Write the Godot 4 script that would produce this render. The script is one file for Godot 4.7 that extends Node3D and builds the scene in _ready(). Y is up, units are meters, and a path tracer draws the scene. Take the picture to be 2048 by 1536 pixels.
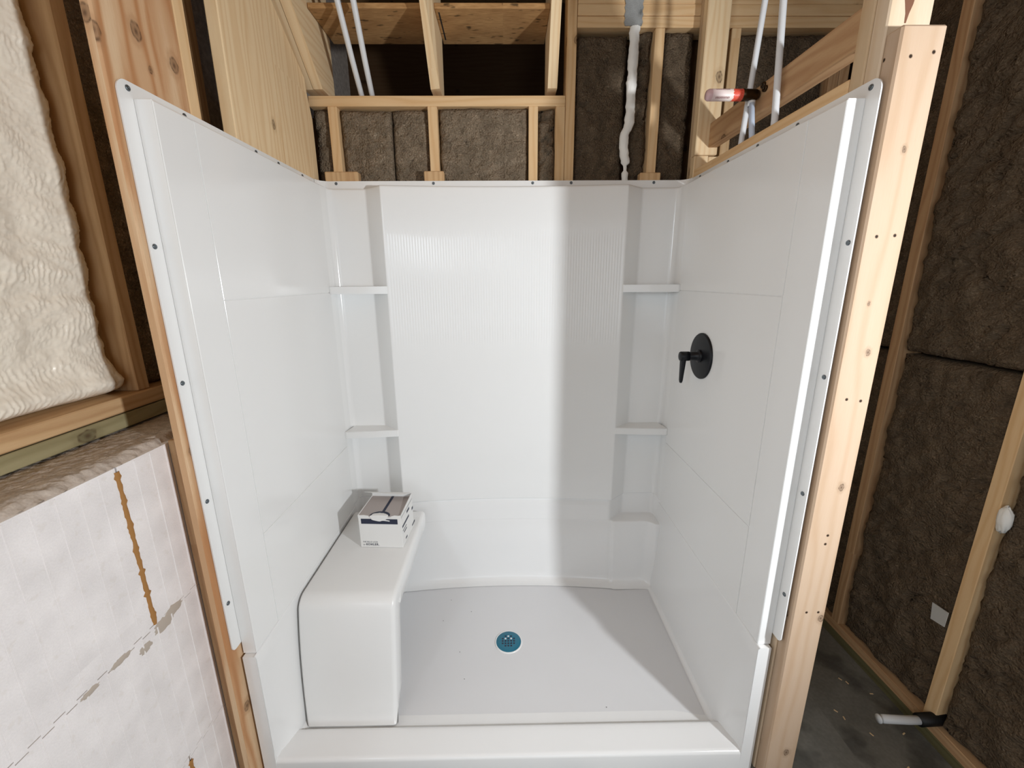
extends Node3D
# A one-piece white shower stall set into bare stud framing in an unfinished basement.
# x to the right, y up, z towards the camera; the stud face behind the shower is z = 0.

var org := Vector3.ZERO          # base of the thing being built; subtracted from every vertex
var M := {}                      # materials
var rng := RandomNumberGenerator.new()

func _ready() -> void:
	rng.seed = 7
	# ---- camera
	var cam := Camera3D.new()
	cam.name = "camera"
	cam.position = Vector3(0.00106, 1.49572, 1.86164)
	cam.basis = Basis.from_euler(Vector3(-0.24429, -0.01277, -0.00656), EULER_ORDER_YXZ)
	cam.fov = rad_to_deg(2.0 * atan(768.0 / 834.05))
	cam.near = 0.02
	cam.far = 60.0
	add_child(cam)
	cam.current = true
	# ---- environment and exposure
	var we := WorldEnvironment.new()
	we.name = "world_environment"
	var env := Environment.new()
	env.background_mode = Environment.BG_COLOR
	env.background_color = Color(0.55, 0.6, 0.66)
	env.background_energy_multiplier = 0.4
	env.tonemap_mode = Environment.TONE_MAPPER_LINEAR
	env.tonemap_exposure = 0.715
	env.sdfgi_enabled = true
	env.ssao_enabled = true
	env.ssil_enabled = true
	we.environment = env
	add_child(we)
	# ---- unseen lamp, out of view to the right, casting the post shadow
	var key := SpotLight3D.new()
	key.name = "unseen_lamp_beam"
	key.position = KEY
	key.look_at_from_position(KEY, Vector3(-1.0, 1.32, 0.45))
	key.light_color = Color(0.968, 0.985, 1.0)
	key.light_energy = 5.1
	key.light_size = 0.05
	key.spot_angle = 62.0
	key.spot_angle_attenuation = 0.75
	key.spot_range = 14.0
	key.spot_attenuation = 2.0
	key.shadow_enabled = true
	add_child(key)
	# ---- added fill light at an added window behind the camera
	var rear_fill := AreaLight3D.new()
	rear_fill.name = "rear_fill_light"
	rear_fill.position = Vector3(0.1, 1.45, 5.27)
	rear_fill.area_size = Vector2(2.2, 1.6)
	rear_fill.light_color = Color(0.915, 0.962, 1.0)
	rear_fill.light_energy = 3.2
	rear_fill.area_range = 16.0
	rear_fill.shadow_enabled = true
	add_child(rear_fill)
	# ---- added fill light at an added left window, brightening the right panel
	var side := AreaLight3D.new()
	side.name = "side_fill_light"
	side.position = Vector3(-1.15, 1.95, 3.0)
	side.rotation = Vector3(0, -PI / 2, 0)
	side.area_size = Vector2(1.1, 0.62)
	side.light_color = Color(0.915, 0.962, 1.0)
	side.light_energy = 4.0
	side.area_range = 16.0
	side.shadow_enabled = true
	add_child(side)

	make_materials()
	build_room()
	build_back_wall()
	build_left_wall()
	build_right_wall()
	build_left_partition()
	build_right_partition()
	build_stairs()
	build_shower_base()
	build_shower_walls()
	build_seat()
	build_drain()
	build_valve()
	build_carton()
	build_pipes()
	build_small_things()

const KEY := Vector3(1.46, 1.45, 2.10)

# =====================================================================  node helpers
func numbered(called: String) -> String:
	if not has_node(called):
		return called
	var i := 1
	while has_node("%s_%03d" % [called, i]):
		i += 1
	return "%s_%03d" % [called, i]

func thing(called: String, label: String, category: String, at := Vector3.ZERO, group := "", kind := "") -> Node3D:
	var o := Node3D.new()
	o.name = numbered(called)
	o.position = at
	add_child(o)
	org = at
	tag(o, label, category, group, kind)
	return o

func tag(o: Node, label: String, category: String, group := "", kind := "") -> void:
	o.set_meta("label", label)
	o.set_meta("category", category)
	if group != "":
		o.set_meta("group", group)
	if kind != "":
		o.set_meta("kind", kind)

func put(called: String, st: SurfaceTool, mat: Material, parent: Node, label := "") -> MeshInstance3D:
	st.generate_normals()
	var mi := MeshInstance3D.new()
	mi.mesh = st.commit()
	mi.material_override = mat
	mi.cast_shadow = GeometryInstance3D.SHADOW_CASTING_SETTING_ON
	if parent == self:
		mi.name = numbered(called)
		mi.position = org
	else:
		var nm := called
		var i := 1
		while parent.has_node(nm):
			nm = "%s_%03d" % [called, i]
			i += 1
		mi.name = nm
	parent.add_child(mi, true)
	if label != "":
		mi.set_meta("label", label)
	return mi

# =====================================================================  mesh helpers
func flat() -> SurfaceTool:
	var st := SurfaceTool.new()
	st.begin(Mesh.PRIMITIVE_TRIANGLES)
	st.set_smooth_group(-1)
	return st

func smooth() -> SurfaceTool:
	var st := SurfaceTool.new()
	st.begin(Mesh.PRIMITIVE_TRIANGLES)
	st.set_smooth_group(0)
	return st

func vert(st: SurfaceTool, p: Vector3, uv := Vector2.ZERO) -> void:
	st.set_uv(uv)
	st.add_vertex(p - org)

# a, b, c run counter-clockwise seen from the front
func tri(st: SurfaceTool, a: Vector3, b: Vector3, c: Vector3, ua := Vector2.ZERO, ub := Vector2.ZERO, uc := Vector2.ZERO) -> void:
	vert(st, a, ua); vert(st, c, uc); vert(st, b, ub)

func quad(st: SurfaceTool, a: Vector3, b: Vector3, c: Vector3, d: Vector3, ua := Vector2.ZERO, ub := Vector2.ZERO, uc := Vector2.ZERO, ud := Vector2.ZERO) -> void:
	tri(st, a, b, c, ua, ub, uc)
	tri(st, a, c, d, ua, uc, ud)

# a triangle of a convex body, turned so that it faces away from the body's middle
func tri_out(st: SurfaceTool, mid: Vector3, a: Vector3, b: Vector3, c: Vector3, uvf: Callable) -> void:
	var n := (b - a).cross(c - a)
	if n.dot((a + b + c) / 3.0 - mid) < 0.0:
		var t := b
		b = c
		c = t
		n = -n
	tri(st, a, b, c, uvf.call(a, n), uvf.call(b, n), uvf.call(c, n))

func long_axis(s: Vector3) -> int:
	return 0 if s.x >= s.y and s.x >= s.z else (1 if s.y >= s.z else 2)

# texture coordinates in metres: v runs along the piece
func board_uv(L: int, off: Vector2) -> Callable:
	return func(p: Vector3, n: Vector3) -> Vector2:
		var an := n.abs()
		var N := long_axis(an)
		if N == L:
			return Vector2(p[(L + 1) % 3], p[(L + 2) % 3]) * Vector2(1.0, 1.0) + off
		var o := 3 - N - L
		return Vector2(p[o] + 0.13 * N, p[L]) + off

# a box with chamfered edges
func box(st: SurfaceTool, lo: Vector3, hi: Vector3, b := 0.002, off := Vector2.ZERO, L := -1) -> void:
	var s := hi - lo
	var mid := (lo + hi) * 0.5
	if L < 0:
		L = long_axis(s)
	b = minf(b, minf(s.x, minf(s.y, s.z)) * 0.45)
	var uvf := board_uv(L, off)
	var C := {}
	for i in 8:
		var sg := Vector3(1 if i & 1 else -1, 1 if i & 2 else -1, 1 if i & 4 else -1)
		var full := mid + s * 0.5 * sg
		var ins := full - sg * b
		C[i] = [Vector3(full.x, ins.y, ins.z), Vector3(ins.x, full.y, ins.z), Vector3(ins.x, ins.y, full.z)]
	for ax in 3:
		var u := 1 << ((ax + 1) % 3)
		var v := 1 << ((ax + 2) % 3)
		for side in 2:
			var b0 := (1 << ax) if side else 0
			quad_out(st, mid, C[b0][ax], C[b0 | u][ax], C[b0 | u | v][ax], C[b0 | v][ax], uvf)
		# edges that run along ax
		for k in 4:
			var e := (u if k & 1 else 0) | (v if k & 2 else 0)
			var f: int = e | (1 << ax)
			quad_out(st, mid, C[e][(ax + 1) % 3], C[e][(ax + 2) % 3], C[f][(ax + 2) % 3], C[f][(ax + 1) % 3], uvf)
	for i in 8:
		tri_out(st, mid, C[i][0], C[i][1], C[i][2], uvf)

func quad_out(st: SurfaceTool, mid: Vector3, a: Vector3, b: Vector3, c: Vector3, d: Vector3, uvf: Callable) -> void:
	tri_out(st, mid, a, b, c, uvf)
	tri_out(st, mid, a, c, d, uvf)

# a hexahedron from 4 bottom and 4 top corners (same order round)
func hexa(st: SurfaceTool, bt: Array, tp: Array, off := Vector2.ZERO) -> void:
	var mid := Vector3.ZERO
	for p in bt + tp:
		mid += p / 8.0
	var along: Vector3 = ((tp[0] + tp[1] + tp[2] + tp[3]) - (bt[0] + bt[1] + bt[2] + bt[3])).normalized()
	var uvf := func(p: Vector3, n: Vector3) -> Vector2:
		var side := along.cross(n).normalized()
		return Vector2(p.dot(side), p.dot(along)) + off
	quad_out(st, mid, bt[0], bt[1], bt[2], bt[3], uvf)
	quad_out(st, mid, tp[0], tp[1], tp[2], tp[3], uvf)
	for i in 4:
		var j := (i + 1) % 4
		quad_out(st, mid, bt[i], bt[j], tp[j], tp[i], uvf)

# a grid of points; f(u, v) with u, v in 0..1; the front is du x dv
func grid(st: SurfaceTool, nu: int, nv: int, f: Callable, uvf = null) -> void:
	var pts := []
	for j in nv + 1:
		var row := PackedVector3Array()
		for i in nu + 1:
			row.append(f.call(float(i) / nu, float(j) / nv))
		pts.append(row)
	strip_rows(st, pts, uvf)

func strip_rows(st: SurfaceTool, pts: Array, uvf = null, flip := false) -> void:
	for j in pts.size() - 1:
		var r0 = pts[j]
		var r1 = pts[j + 1]
		for i in r0.size() - 1:
			var a: Vector3 = r0[i]
			var b: Vector3 = r0[i + 1]
			var c: Vector3 = r1[i + 1]
			var d: Vector3 = r1[i]
			var ua := Vector2.ZERO
			var ub := ua
			var uc := ua
			var ud := ua
			if uvf != null:
				ua = uvf.call(a); ub = uvf.call(b); uc = uvf.call(c); ud = uvf.call(d)
			if flip:
				quad(st, a, d, c, b, ua, ud, uc, ub)
			else:
				quad(st, a, b, c, d, ua, ub, uc, ud)

# a prism: a polygon (counter-clockwise in the plane of the two axes after ax) from a to b along ax
func prism(st: SurfaceTool, poly: PackedVector2Array, ax: int, a: float, b: float, off := Vector2.ZERO, L := -1) -> void:
	if Geometry2D.is_polygon_clockwise(poly):
		poly = poly.duplicate()
		poly.reverse()
	var at := func(p: Vector2, t: float) -> Vector3:
		var r := Vector3.ZERO
		r[ax] = t
		r[(ax + 1) % 3] = p.x
		r[(ax + 2) % 3] = p.y
		return r
	var uvf := board_uv(ax if L < 0 else L, off)
	var idx := Geometry2D.triangulate_polygon(poly)
	var nn := Vector3.ZERO
	nn[ax] = 1.0
	for k in range(0, idx.size(), 3):
		var p := [poly[idx[k]], poly[idx[k + 1]], poly[idx[k + 2]]]
		if (p[1] - p[0]).cross(p[2] - p[0]) < 0:
			p = [p[0], p[2], p[1]]
		var q := [at.call(p[0], b), at.call(p[1], b), at.call(p[2], b)]
		tri(st, q[0], q[1], q[2], uvf.call(q[0], nn), uvf.call(q[1], nn), uvf.call(q[2], nn))
		q = [at.call(p[0], a), at.call(p[2], a), at.call(p[1], a)]
		tri(st, q[0], q[1], q[2], uvf.call(q[0], -nn), uvf.call(q[1], -nn), uvf.call(q[2], -nn))
	for k in poly.size():
		var p0 := poly[k]
		var p1 := poly[(k + 1) % poly.size()]
		var A: Vector3 = at.call(p0, a)
		var B: Vector3 = at.call(p1, a)
		var Cc: Vector3 = at.call(p1, b)
		var D: Vector3 = at.call(p0, b)
		var n := (B - A).cross(Cc - A)
		quad(st, A, B, Cc, D, uvf.call(A, n), uvf.call(B, n), uvf.call(Cc, n), uvf.call(D, n))

# a turned shape round an axis through c; profile points are (radius, distance along the axis)
func lathe(st: SurfaceTool, c: Vector3, axis: Vector3, prof: Array, seg := 24) -> void:
	axis = axis.normalized()
	var e := axis.cross(Vector3.UP if absf(axis.y) < 0.9 else Vector3.RIGHT).normalized()
	var f := axis.cross(e)
	for j in prof.size() - 1:
		for i in seg:
			var t0 := TAU * i / seg
			var t1 := TAU * (i + 1) / seg
			var d0 := e * cos(t0) + f * sin(t0)
			var d1 := e * cos(t1) + f * sin(t1)
			var a: Vector3 = c + axis * prof[j].y + d0 * prof[j].x
			var b: Vector3 = c + axis * prof[j].y + d1 * prof[j].x
			var cc: Vector3 = c + axis * prof[j + 1].y + d1 * prof[j + 1].x
			var d: Vector3 = c + axis * prof[j + 1].y + d0 * prof[j + 1].x
			var u0 := float(i) / seg
			var u1 := float(i + 1) / seg
			if prof[j].x > 1e-6:
				tri(st, a, b, cc, Vector2(u0, prof[j].y), Vector2(u1, prof[j].y), Vector2(u1, prof[j + 1].y))
			if prof[j + 1].x > 1e-6:
				tri(st, a, cc, d, Vector2(u0, prof[j].y), Vector2(u1, prof[j + 1].y), Vector2(u0, prof[j + 1].y))

# a tube along points
func tube(st: SurfaceTool, pts: Array, r: float, seg := 14, caps := true) -> void:
	var rows := []
	var e := Vector3.ZERO
	for k in pts.size():
		var dir: Vector3 = (pts[mini(k + 1, pts.size() - 1)] - pts[maxi(k - 1, 0)]).normalized()
		if k == 0:
			e = dir.cross(Vector3(0.3, 0.2, 1).normalized()).normalized()
		e = (e - dir * e.dot(dir)).normalized()
		var f := dir.cross(e)
		var row := PackedVector3Array()
		for i in seg + 1:
			var t := TAU * i / seg
			row.append(pts[k] + (e * cos(t) + f * sin(t)) * r)
		rows.append(row)
	strip_rows(st, rows)
	if caps:
		for k in [0, pts.size() - 1]:
			for i in seg:
				if k == 0:
					tri(st, pts[0], rows[0][i + 1], rows[0][i])
				else:
					tri(st, pts[k], rows[k][i], rows[k][i + 1])

func arc(c: Vector2, r: float, a0: float, a1: float, n: int) -> Array:
	var o := []
	for i in n + 1:
		var t := deg_to_rad(lerpf(a0, a1, float(i) / n))
		o.append(c + Vector2(cos(t), sin(t)) * r)
	return o

# =====================================================================  textures and materials
func noise(seed_: int, freq: float, oct := 3, type := FastNoiseLite.TYPE_SIMPLEX_SMOOTH) -> FastNoiseLite:
	var n := FastNoiseLite.new()
	n.seed = seed_
	n.noise_type = type
	n.frequency = freq
	n.fractal_octaves = oct
	return n

func picture(w: int, h: int, f: Callable) -> ImageTexture:
	var by := PackedByteArray()
	by.resize(w * h * 3)
	var k := 0
	for y in h:
		for x in w:
			var c: Color = f.call(x, y)
			by[k] = clampi(int(c.r * 255.0 + 0.5), 0, 255)
			by[k + 1] = clampi(int(c.g * 255.0 + 0.5), 0, 255)
			by[k + 2] = clampi(int(c.b * 255.0 + 0.5), 0, 255)
			k += 3
	return ImageTexture.create_from_image(Image.create_from_data(w, h, false, Image.FORMAT_RGB8, by))

# wood: w_m by h_m metres; knots are (u, v, radius) in metres; streak is a band of darker heartwood
func wood_texture(seed_: int, w: int, h: int, w_m: float, h_m: float, light: Color, dark: Color, knots: Array, streak := 0.0, rings := 34.0, holes := []) -> ImageTexture:
	var n1 := noise(seed_, 1.0, 2)
	var n2 := noise(seed_ + 9, 1.0, 3)
	return picture(w, h, func(x: int, y: int) -> Color:
		var u := (x + 0.5) / w * w_m
		var v := (y + 0.5) / h * h_m
		var warp := n1.get_noise_2d(u * 9.0, v * 1.1) * 0.035 + n1.get_noise_2d(u * 25.0 + 40.0, v * 4.0) * 0.004
		var kd := 9.0
		var ka := 0.0
		for k in knots:
			var dx: float = (u - k.x) / k.z
			var dy: float = (v - k.y) / (k.z * 1.45)
			var d := sqrt(dx * dx + dy * dy)
			warp += 0.013 * (dx / (0.6 + d)) * exp(-d * 0.5) * clampf(k.z / 0.012, 0.4, 1.4)
			d *= 1.0 + 0.20 * n1.get_noise_2d(dx * 0.55 + k.x * 300.0, dy * 0.55 + k.y * 70.0)
			if d < kd:
				kd = d
				ka = 0.62 + 0.5 * n1.get_noise_2d(dx * 1.1 + k.y * 90.0, dy * 1.1)
		var ring := 0.5 + 0.5 * sin((u + warp) * TAU * rings)
		ring = pow(ring, 2.2)
		var fine := 0.5 + 0.5 * n2.get_noise_2d(u * 900.0, v * 16.0)
		var broad := 0.5 + 0.5 * n1.get_noise_2d(u * 14.0 + 80.0, v * 0.9)
		var t := 0.42 * ring + 0.26 * fine + 0.32 * broad
		if streak > 0.0:
			var band := smoothstep(0.42, 0.62, broad + 0.1 * fine)
			t = lerpf(t, 1.35 * (0.5 + 0.5 * ring), band * streak)
		var c := light.lerp(dark, clampf(t, 0.0, 1.25))
		if kd < 2.4:
			var body := 1.0 - smoothstep(0.7, 1.05, kd)
			var rim := exp(-pow((kd - 0.98) / 0.16, 2.0)) * clampf(ka, 0.1, 1.0)
			c = c.lerp(dark.darkened(0.28).lerp(light, 0.25 * fine), body * 0.7)
			c = c.lerp(Color(0.20, 0.135, 0.09), rim * 0.8)
			c = c.lerp(dark.darkened(0.1), 0.35 * exp(-pow((kd - 1.5) / 0.5, 2.0)))
			c = c.lerp(Color(0.24, 0.16, 0.11), exp(-pow(kd / 0.38, 2.0)) * 0.55)
		for hh in holes:
			var d2: float = Vector2(u - hh.x, v - hh.y).length() / hh.z
			c = c.lerp(Color(0.20, 0.14, 0.09), 1.0 - smoothstep(0.55, 1.0, d2))
		return c)

func wood_material(called: String, tex: Texture2D, w_m: float, h_m: float, tone := Color.WHITE, rough := 0.72) -> StandardMaterial3D:
	var m := StandardMaterial3D.new()
	m.resource_name = called
	m.albedo_texture = tex
	m.albedo_color = tone
	m.uv1_scale = Vector3(1.0 / w_m, 1.0 / h_m, 1.0)
	m.roughness = rough
	m.metallic_specular = 0.35
	return m

func plain(called: String, c: Color, rough: float, metal := 0.0, spec := 0.5) -> StandardMaterial3D:
	var m := StandardMaterial3D.new()
	m.resource_name = called
	m.albedo_color = c
	m.roughness = rough
	m.metallic = metal
	m.metallic_specular = spec
	return m

func rough_material(called: String, tex: Texture2D, per_metre: float, tone: Color, rough: float, bump: Texture2D = null, height := 0.3) -> StandardMaterial3D:
	var m := plain(called, tone, rough, 0.0, 0.3)
	m.albedo_texture = tex
	m.uv1_triplanar = true
	m.uv1_world_triplanar = true
	m.uv1_scale = Vector3.ONE * per_metre
	if bump:
		m.heightmap_enabled = true
		m.heightmap_texture = bump
		m.heightmap_scale = height
	return m

func make_materials() -> void:
	var acrylic := plain("white_acrylic", Color(0.945, 0.945, 0.94), 0.16, 0.0, 0.5)
	M.acrylic = acrylic
	M.acrylic_base = plain("white_acrylic_base", Color(0.943, 0.943, 0.94), 0.16, 0.0, 0.5)
	M.shaded_tray_floor = plain("shaded_matte_tray_floor", Color(0.885, 0.885, 0.89), 0.32, 0.0, 0.45)  # same white moulding, darkened to stand for dimmer light on the floor
	M.seat = plain("white_seat_plastic", Color(0.935, 0.935, 0.93), 0.3, 0.0, 0.45)
	M.black = plain("matte_black_metal", Color(0.075, 0.08, 0.1), 0.42, 0.2, 0.45)
	M.steel = plain("zinc_screw", Color(0.42, 0.45, 0.47), 0.38, 0.7)
	M.slot = plain("dark_slot", Color(0.07, 0.075, 0.085), 0.6)
	# lumber
	var tp := wood_texture(3, 220, 900, 0.3, 2.4, Color(0.955, 0.865, 0.715), Color(0.875, 0.735, 0.555), [Vector3(0.06, 0.5, 0.009), Vector3(0.21, 1.35, 0.012), Vector3(0.15, 2.05, 0.008)])
	M.pine = wood_material("pine_lumber", tp, 0.3, 2.4)
	M.pine_warm = wood_material("warm_pine_lumber", tp, 0.3, 2.4, Color(0.97, 0.93, 0.885))
	M.pine_grey = wood_material("weathered_pine_lumber", tp, 0.3, 2.4, Color(0.86, 0.85, 0.86))
	M.pine_brown = wood_material("brown_pine_lumber", wood_texture(17, 160, 640, 0.3, 2.4, Color(0.80, 0.665, 0.51), Color(0.665, 0.505, 0.36), [Vector3(0.1, 0.7, 0.012), Vector3(0.2, 1.7, 0.01)]), 0.3, 2.4)
	M.pine_tan = wood_material("tan_lumber", M.pine_brown.albedo_texture, 0.3, 2.4, Color(1.10, 1.13, 1.13))
	# pale board: narrow grain
	M.pine_pale = wood_material("pale_spruce_lumber", wood_texture(29, 200, 1000, 0.3, 2.4, Color(0.93, 0.86, 0.74), Color(0.86, 0.75, 0.60), [Vector3(0.05, 0.42, 0.006), Vector3(0.2, 1.1, 0.008), Vector3(0.12, 1.6, 0.006)], 0.0, 22.0), 0.3, 2.4, Color(0.94, 0.93, 0.95))
	# the front stud: its own picture, u = 0 at x = 0.768, v = height
	var hol := []
	for p in [Vector2(0.026, 1.914), Vector2(0.070, 1.921), Vector2(0.028, 1.581), Vector2(0.067, 1.583), Vector2(0.032, 1.218), Vector2(0.066, 1.214), Vector2(0.036, 0.62), Vector2(0.068, 0.62), Vector2(0.05, 0.83), Vector2(0.052, 0.855)]:
		hol.append(Vector3(p.x, p.y, 0.0042))
	M.pine_front = wood_material("front_stud_lumber", wood_texture(41, 96, 1500, 0.1, 2.0, Color(0.865, 0.785, 0.69), Color(0.80, 0.69, 0.57), [Vector3(0.05, 1.75, 0.004), Vector3(0.06, 1.33, 0.005), Vector3(0.062, 0.99, 0.006), Vector3(0.078, 0.60, 0.007), Vector3(0.04, 1.44, 0.003), Vector3(0.058, 0.12, 0.007)], 0.0, 24.0, hol), 0.1, 2.0, Color(0.91, 0.885, 0.875))
	# the broad knotty board at the left front: u = z - 0.70, v = y
	M.pine_knotty = wood_material("knotty_board_lumber", wood_texture(57, 230, 1100, 0.25, 2.8, Color(0.90, 0.795, 0.66), Color(0.75, 0.555, 0.39), [Vector3(0.131, 2.003, 0.011), Vector3(0.033, 1.983, 0.011), Vector3(0.11, 1.942, 0.005), Vector3(0.233, 1.957, 0.011), Vector3(0.2, 1.5, 0.008), Vector3(0.21, 1.1, 0.008), Vector3(0.2, 0.3, 0.01)], 0.6, 20.0), 0.25, 2.8)
	M.pine_knot = plain("dark_knot", Color(0.47, 0.31, 0.22), 0.7)
	M.treated = wood_material("treated_lumber", wood_texture(71, 128, 640, 0.3, 2.4, Color(0.68, 0.64, 0.50), Color(0.56, 0.52, 0.38), [Vector3(0.1, 1.03, 0.014)]), 0.3, 2.4)
	M.treated_dark = wood_material("dark_treated_lumber", wood_texture(73, 128, 640, 0.3, 2.4, Color(0.45, 0.43, 0.31), Color(0.35, 0.33, 0.22), []), 0.3, 2.4)
	# strand board
	var na := noise(81, 1.0, 3)
	M.osb = rough_material("strand_board", picture(384, 384, func(x: int, y: int) -> Color:
		var u := x / 384.0
		var v := y / 384.0
		var t := 0.5 + 0.5 * na.get_noise_2d(u * 16.0, v * 120.0)
		var b := 0.5 + 0.5 * na.get_noise_2d(u * 5.0 + 30, v * 9.0)
		var c := Color(0.80, 0.64, 0.44).lerp(Color(0.55, 0.40, 0.25), clampf(t * 0.6 + b * 0.5, 0, 1))
		var s := na.get_noise_2d(u * 9.0 + 9.0, v * 30.0 + 70.0)
		return c.darkened(0.45 * smoothstep(0.42, 0.62, s))), 1.1, Color(1.08, 1.08, 1.08), 0.85)
	# mineral wool
	var nw := noise(91, 1.0, 4)
	var nc := noise(92, 1.0, 2, FastNoiseLite.TYPE_CELLULAR)
	var wool := func(lt: Color, dk: Color) -> ImageTexture:
		return picture(512, 512, func(x: int, y: int) -> Color:
			var u := x / 512.0
			var v := y / 512.0
			var wx := nw.get_noise_2d(u * 14.0, v * 14.0) * 0.06
			var wy := nw.get_noise_2d(u * 14.0 + 50.0, v * 14.0) * 0.06
			var fib := 0.5 + 0.62 * nw.get_noise_2d((u + wx) * 110.0, (v + wy) * 40.0)
			var fib2 := 0.5 + 0.62 * nw.get_noise_2d((u + wy) * 40.0 + 200.0, (v + wx) * 120.0)
			var blot := 0.5 + 0.5 * nw.get_noise_2d(u * 7.0 + 90.0, v * 7.0)
			var t := clampf(0.4 * fib + 0.35 * fib2 + 0.4 * blot - 0.08, 0.0, 1.0)
			var c := dk.lerp(lt, t * t * 1.3)
			return c.lerp(lt.lightened(0.25), smoothstep(0.70, 0.9, fib) * 0.5))
	var wh := picture(384, 384, func(x: int, y: int) -> Color:
		var u := x / 384.0
		var v := y / 384.0
		var t := 0.5 + 0.30 * nw.get_noise_2d(u * 60.0, v * 60.0) + 0.35 * nw.get_noise_2d(u * 14.0 + 7.0, v * 20.0)
		return Color(t, t, t))
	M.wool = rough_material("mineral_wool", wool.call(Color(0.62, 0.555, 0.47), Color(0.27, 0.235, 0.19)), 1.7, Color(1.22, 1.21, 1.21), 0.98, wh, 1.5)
	M.wool_shaded = rough_material("shaded_mineral_wool", wool.call(Color(0.53, 0.455, 0.37), Color(0.255, 0.215, 0.17)), 1.9, Color(1.05, 1.05, 1.05), 0.98, wh, 1.5)  # the same wool, with shade put into its colour for unlit bays
	# sprayed polyurethane foam
	M.foam = plain("sprayed_foam", Color(0.985, 0.955, 0.895), 0.28, 0.0, 0.4)
	M.bead = plain("foam_bead", Color(0.97, 0.965, 0.945), 0.55, 0.0, 0.35)
	# moulded polystyrene blocks
	var ne := noise(101, 1.0, 3)
	M.eps = rough_material("moulded_polystyrene", picture(512, 512, func(x: int, y: int) -> Color:
		var u := x / 512.0
		var v := y / 512.0
		var t := ne.get_noise_2d(u * 200.0, v * 200.0) * 0.03 + ne.get_noise_2d(u * 6.0, v * 6.0) * 0.045
		var s := smoothstep(0.36, 0.6, ne.get_noise_2d(u * 24.0 + 5.0, v * 24.0))
		var c := Color(0.945 + t, 0.925 + t, 0.92 + t)
		return c.lerp(Color(0.84, 0.80, 0.75), 0.16 * s)), 1.3, Color.WHITE, 0.75)
	M.eps_edge = plain("polystyrene_rib", Color(0.93, 0.91, 0.90), 0.7)
	M.glue = plain("brown_glue", Color(0.66, 0.47, 0.25), 0.7)
	M.smear = plain("grey_smear", Color(0.74, 0.69, 0.64), 0.85)
	M.grime = plain("joint_grime", Color(0.55, 0.48, 0.40), 0.95)
	# concrete
	var nk := noise(111, 1.0, 4)
	var conc := picture(512, 512, func(x: int, y: int) -> Color:
		var u := x / 512.0
		var v := y / 512.0
		var t := 0.5 + 0.5 * nk.get_noise_2d(u * 6.0, v * 6.0)
		var f := 0.5 + 0.5 * nk.get_noise_2d(u * 70.0, v * 70.0)
		var st := smoothstep(0.52, 0.75, 0.5 + 0.5 * nk.get_noise_2d(u * 4.0 + 33.0, v * 4.0))
		var c := Color(0.40, 0.395, 0.37).lerp(Color(0.56, 0.555, 0.53), 0.6 * t + 0.4 * f)
		return c.darkened(0.25 * st))
	M.concrete = rough_material("concrete_slab", conc, 0.9, Color.WHITE, 0.8)
	M.crumbly = rough_material("dusty_concrete", picture(384, 384, func(x: int, y: int) -> Color:
		var u := x / 384.0
		var v := y / 384.0
		var t := 0.5 + 0.5 * nk.get_noise_2d(u * 10.0, v * 10.0)
		var f := 0.5 + 0.5 * nk.get_noise_2d(u * 90.0, v * 90.0)
		return Color(0.41, 0.37, 0.33).lerp(Color(0.68, 0.635, 0.58), 0.55 * t + 0.5 * f - 0.05)), 2.6, Color(1.38, 1.40, 1.44), 0.95, wh, 0.22)
	# pipes and small things
	M.pex = plain("white_plastic_pipe", Color(0.88, 0.89, 0.90), 0.35)
	M.pex_blue = plain("blue_printed_pipe", Color(0.80, 0.86, 0.94), 0.35)
	M.brass = plain("dark_brass", Color(0.25, 0.19, 0.12), 0.35, 0.8)
	M.galv = rough_material("galvanized_plate", conc, 3.0, Color(1.25, 1.27, 1.32), 0.45)
	M.rubber = plain("black_rubber", Color(0.035, 0.035, 0.04), 0.55)
	M.card = plain("white_card", Color(0.90, 0.895, 0.885), 0.55, 0.0, 0.4)
	M.card_shaded = plain("shaded_card_top", Color(0.68, 0.645, 0.63), 0.8)  # white card greyed to carry the shade on the carton top
	M.navy = plain("navy_print", Color(0.115, 0.145, 0.235), 0.5)
	M.film = plain("blue_film", Color(0.10, 0.43, 0.53), 0.22)
	M.paper = plain("white_paper", Color(0.78, 0.78, 0.77), 0.8)
	M.wall_paint = rough_material("bare_board_wall", conc, 0.5, Color(1.5, 1.42, 1.3), 0.9)
	M.joist_dark = wood_material("shaded_lumber", tp, 0.3, 2.4, Color(0.36, 0.30, 0.25))  # pine darkened for shade in the stair hollow and behind the batts
	var glow := plain("lamp_glow", Color(0.95, 0.95, 0.95), 0.4)
	glow.emission_enabled = true
	glow.emission = Color(1.0, 0.98, 0.95)
	glow.emission_energy_multiplier = 3.0
	M.glow = glow
	M.glass = plain("added_window_glass", Color(1, 1, 1, 0.06), 0.03)
	M.glass.transparency = BaseMaterial3D.TRANSPARENCY_ALPHA

func lumber(parent: Node, called: String, lo: Vector3, hi: Vector3, mat: Material, b := 0.002, off = null, label := "") -> MeshInstance3D:
	var st := flat()
	var o: Vector2 = off if off is Vector2 else Vector2(rng.randf() * 3.0, rng.randf() * 5.0)
	box(st, lo, hi, b, o)
	return put(called, st, mat, parent, label)

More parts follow.
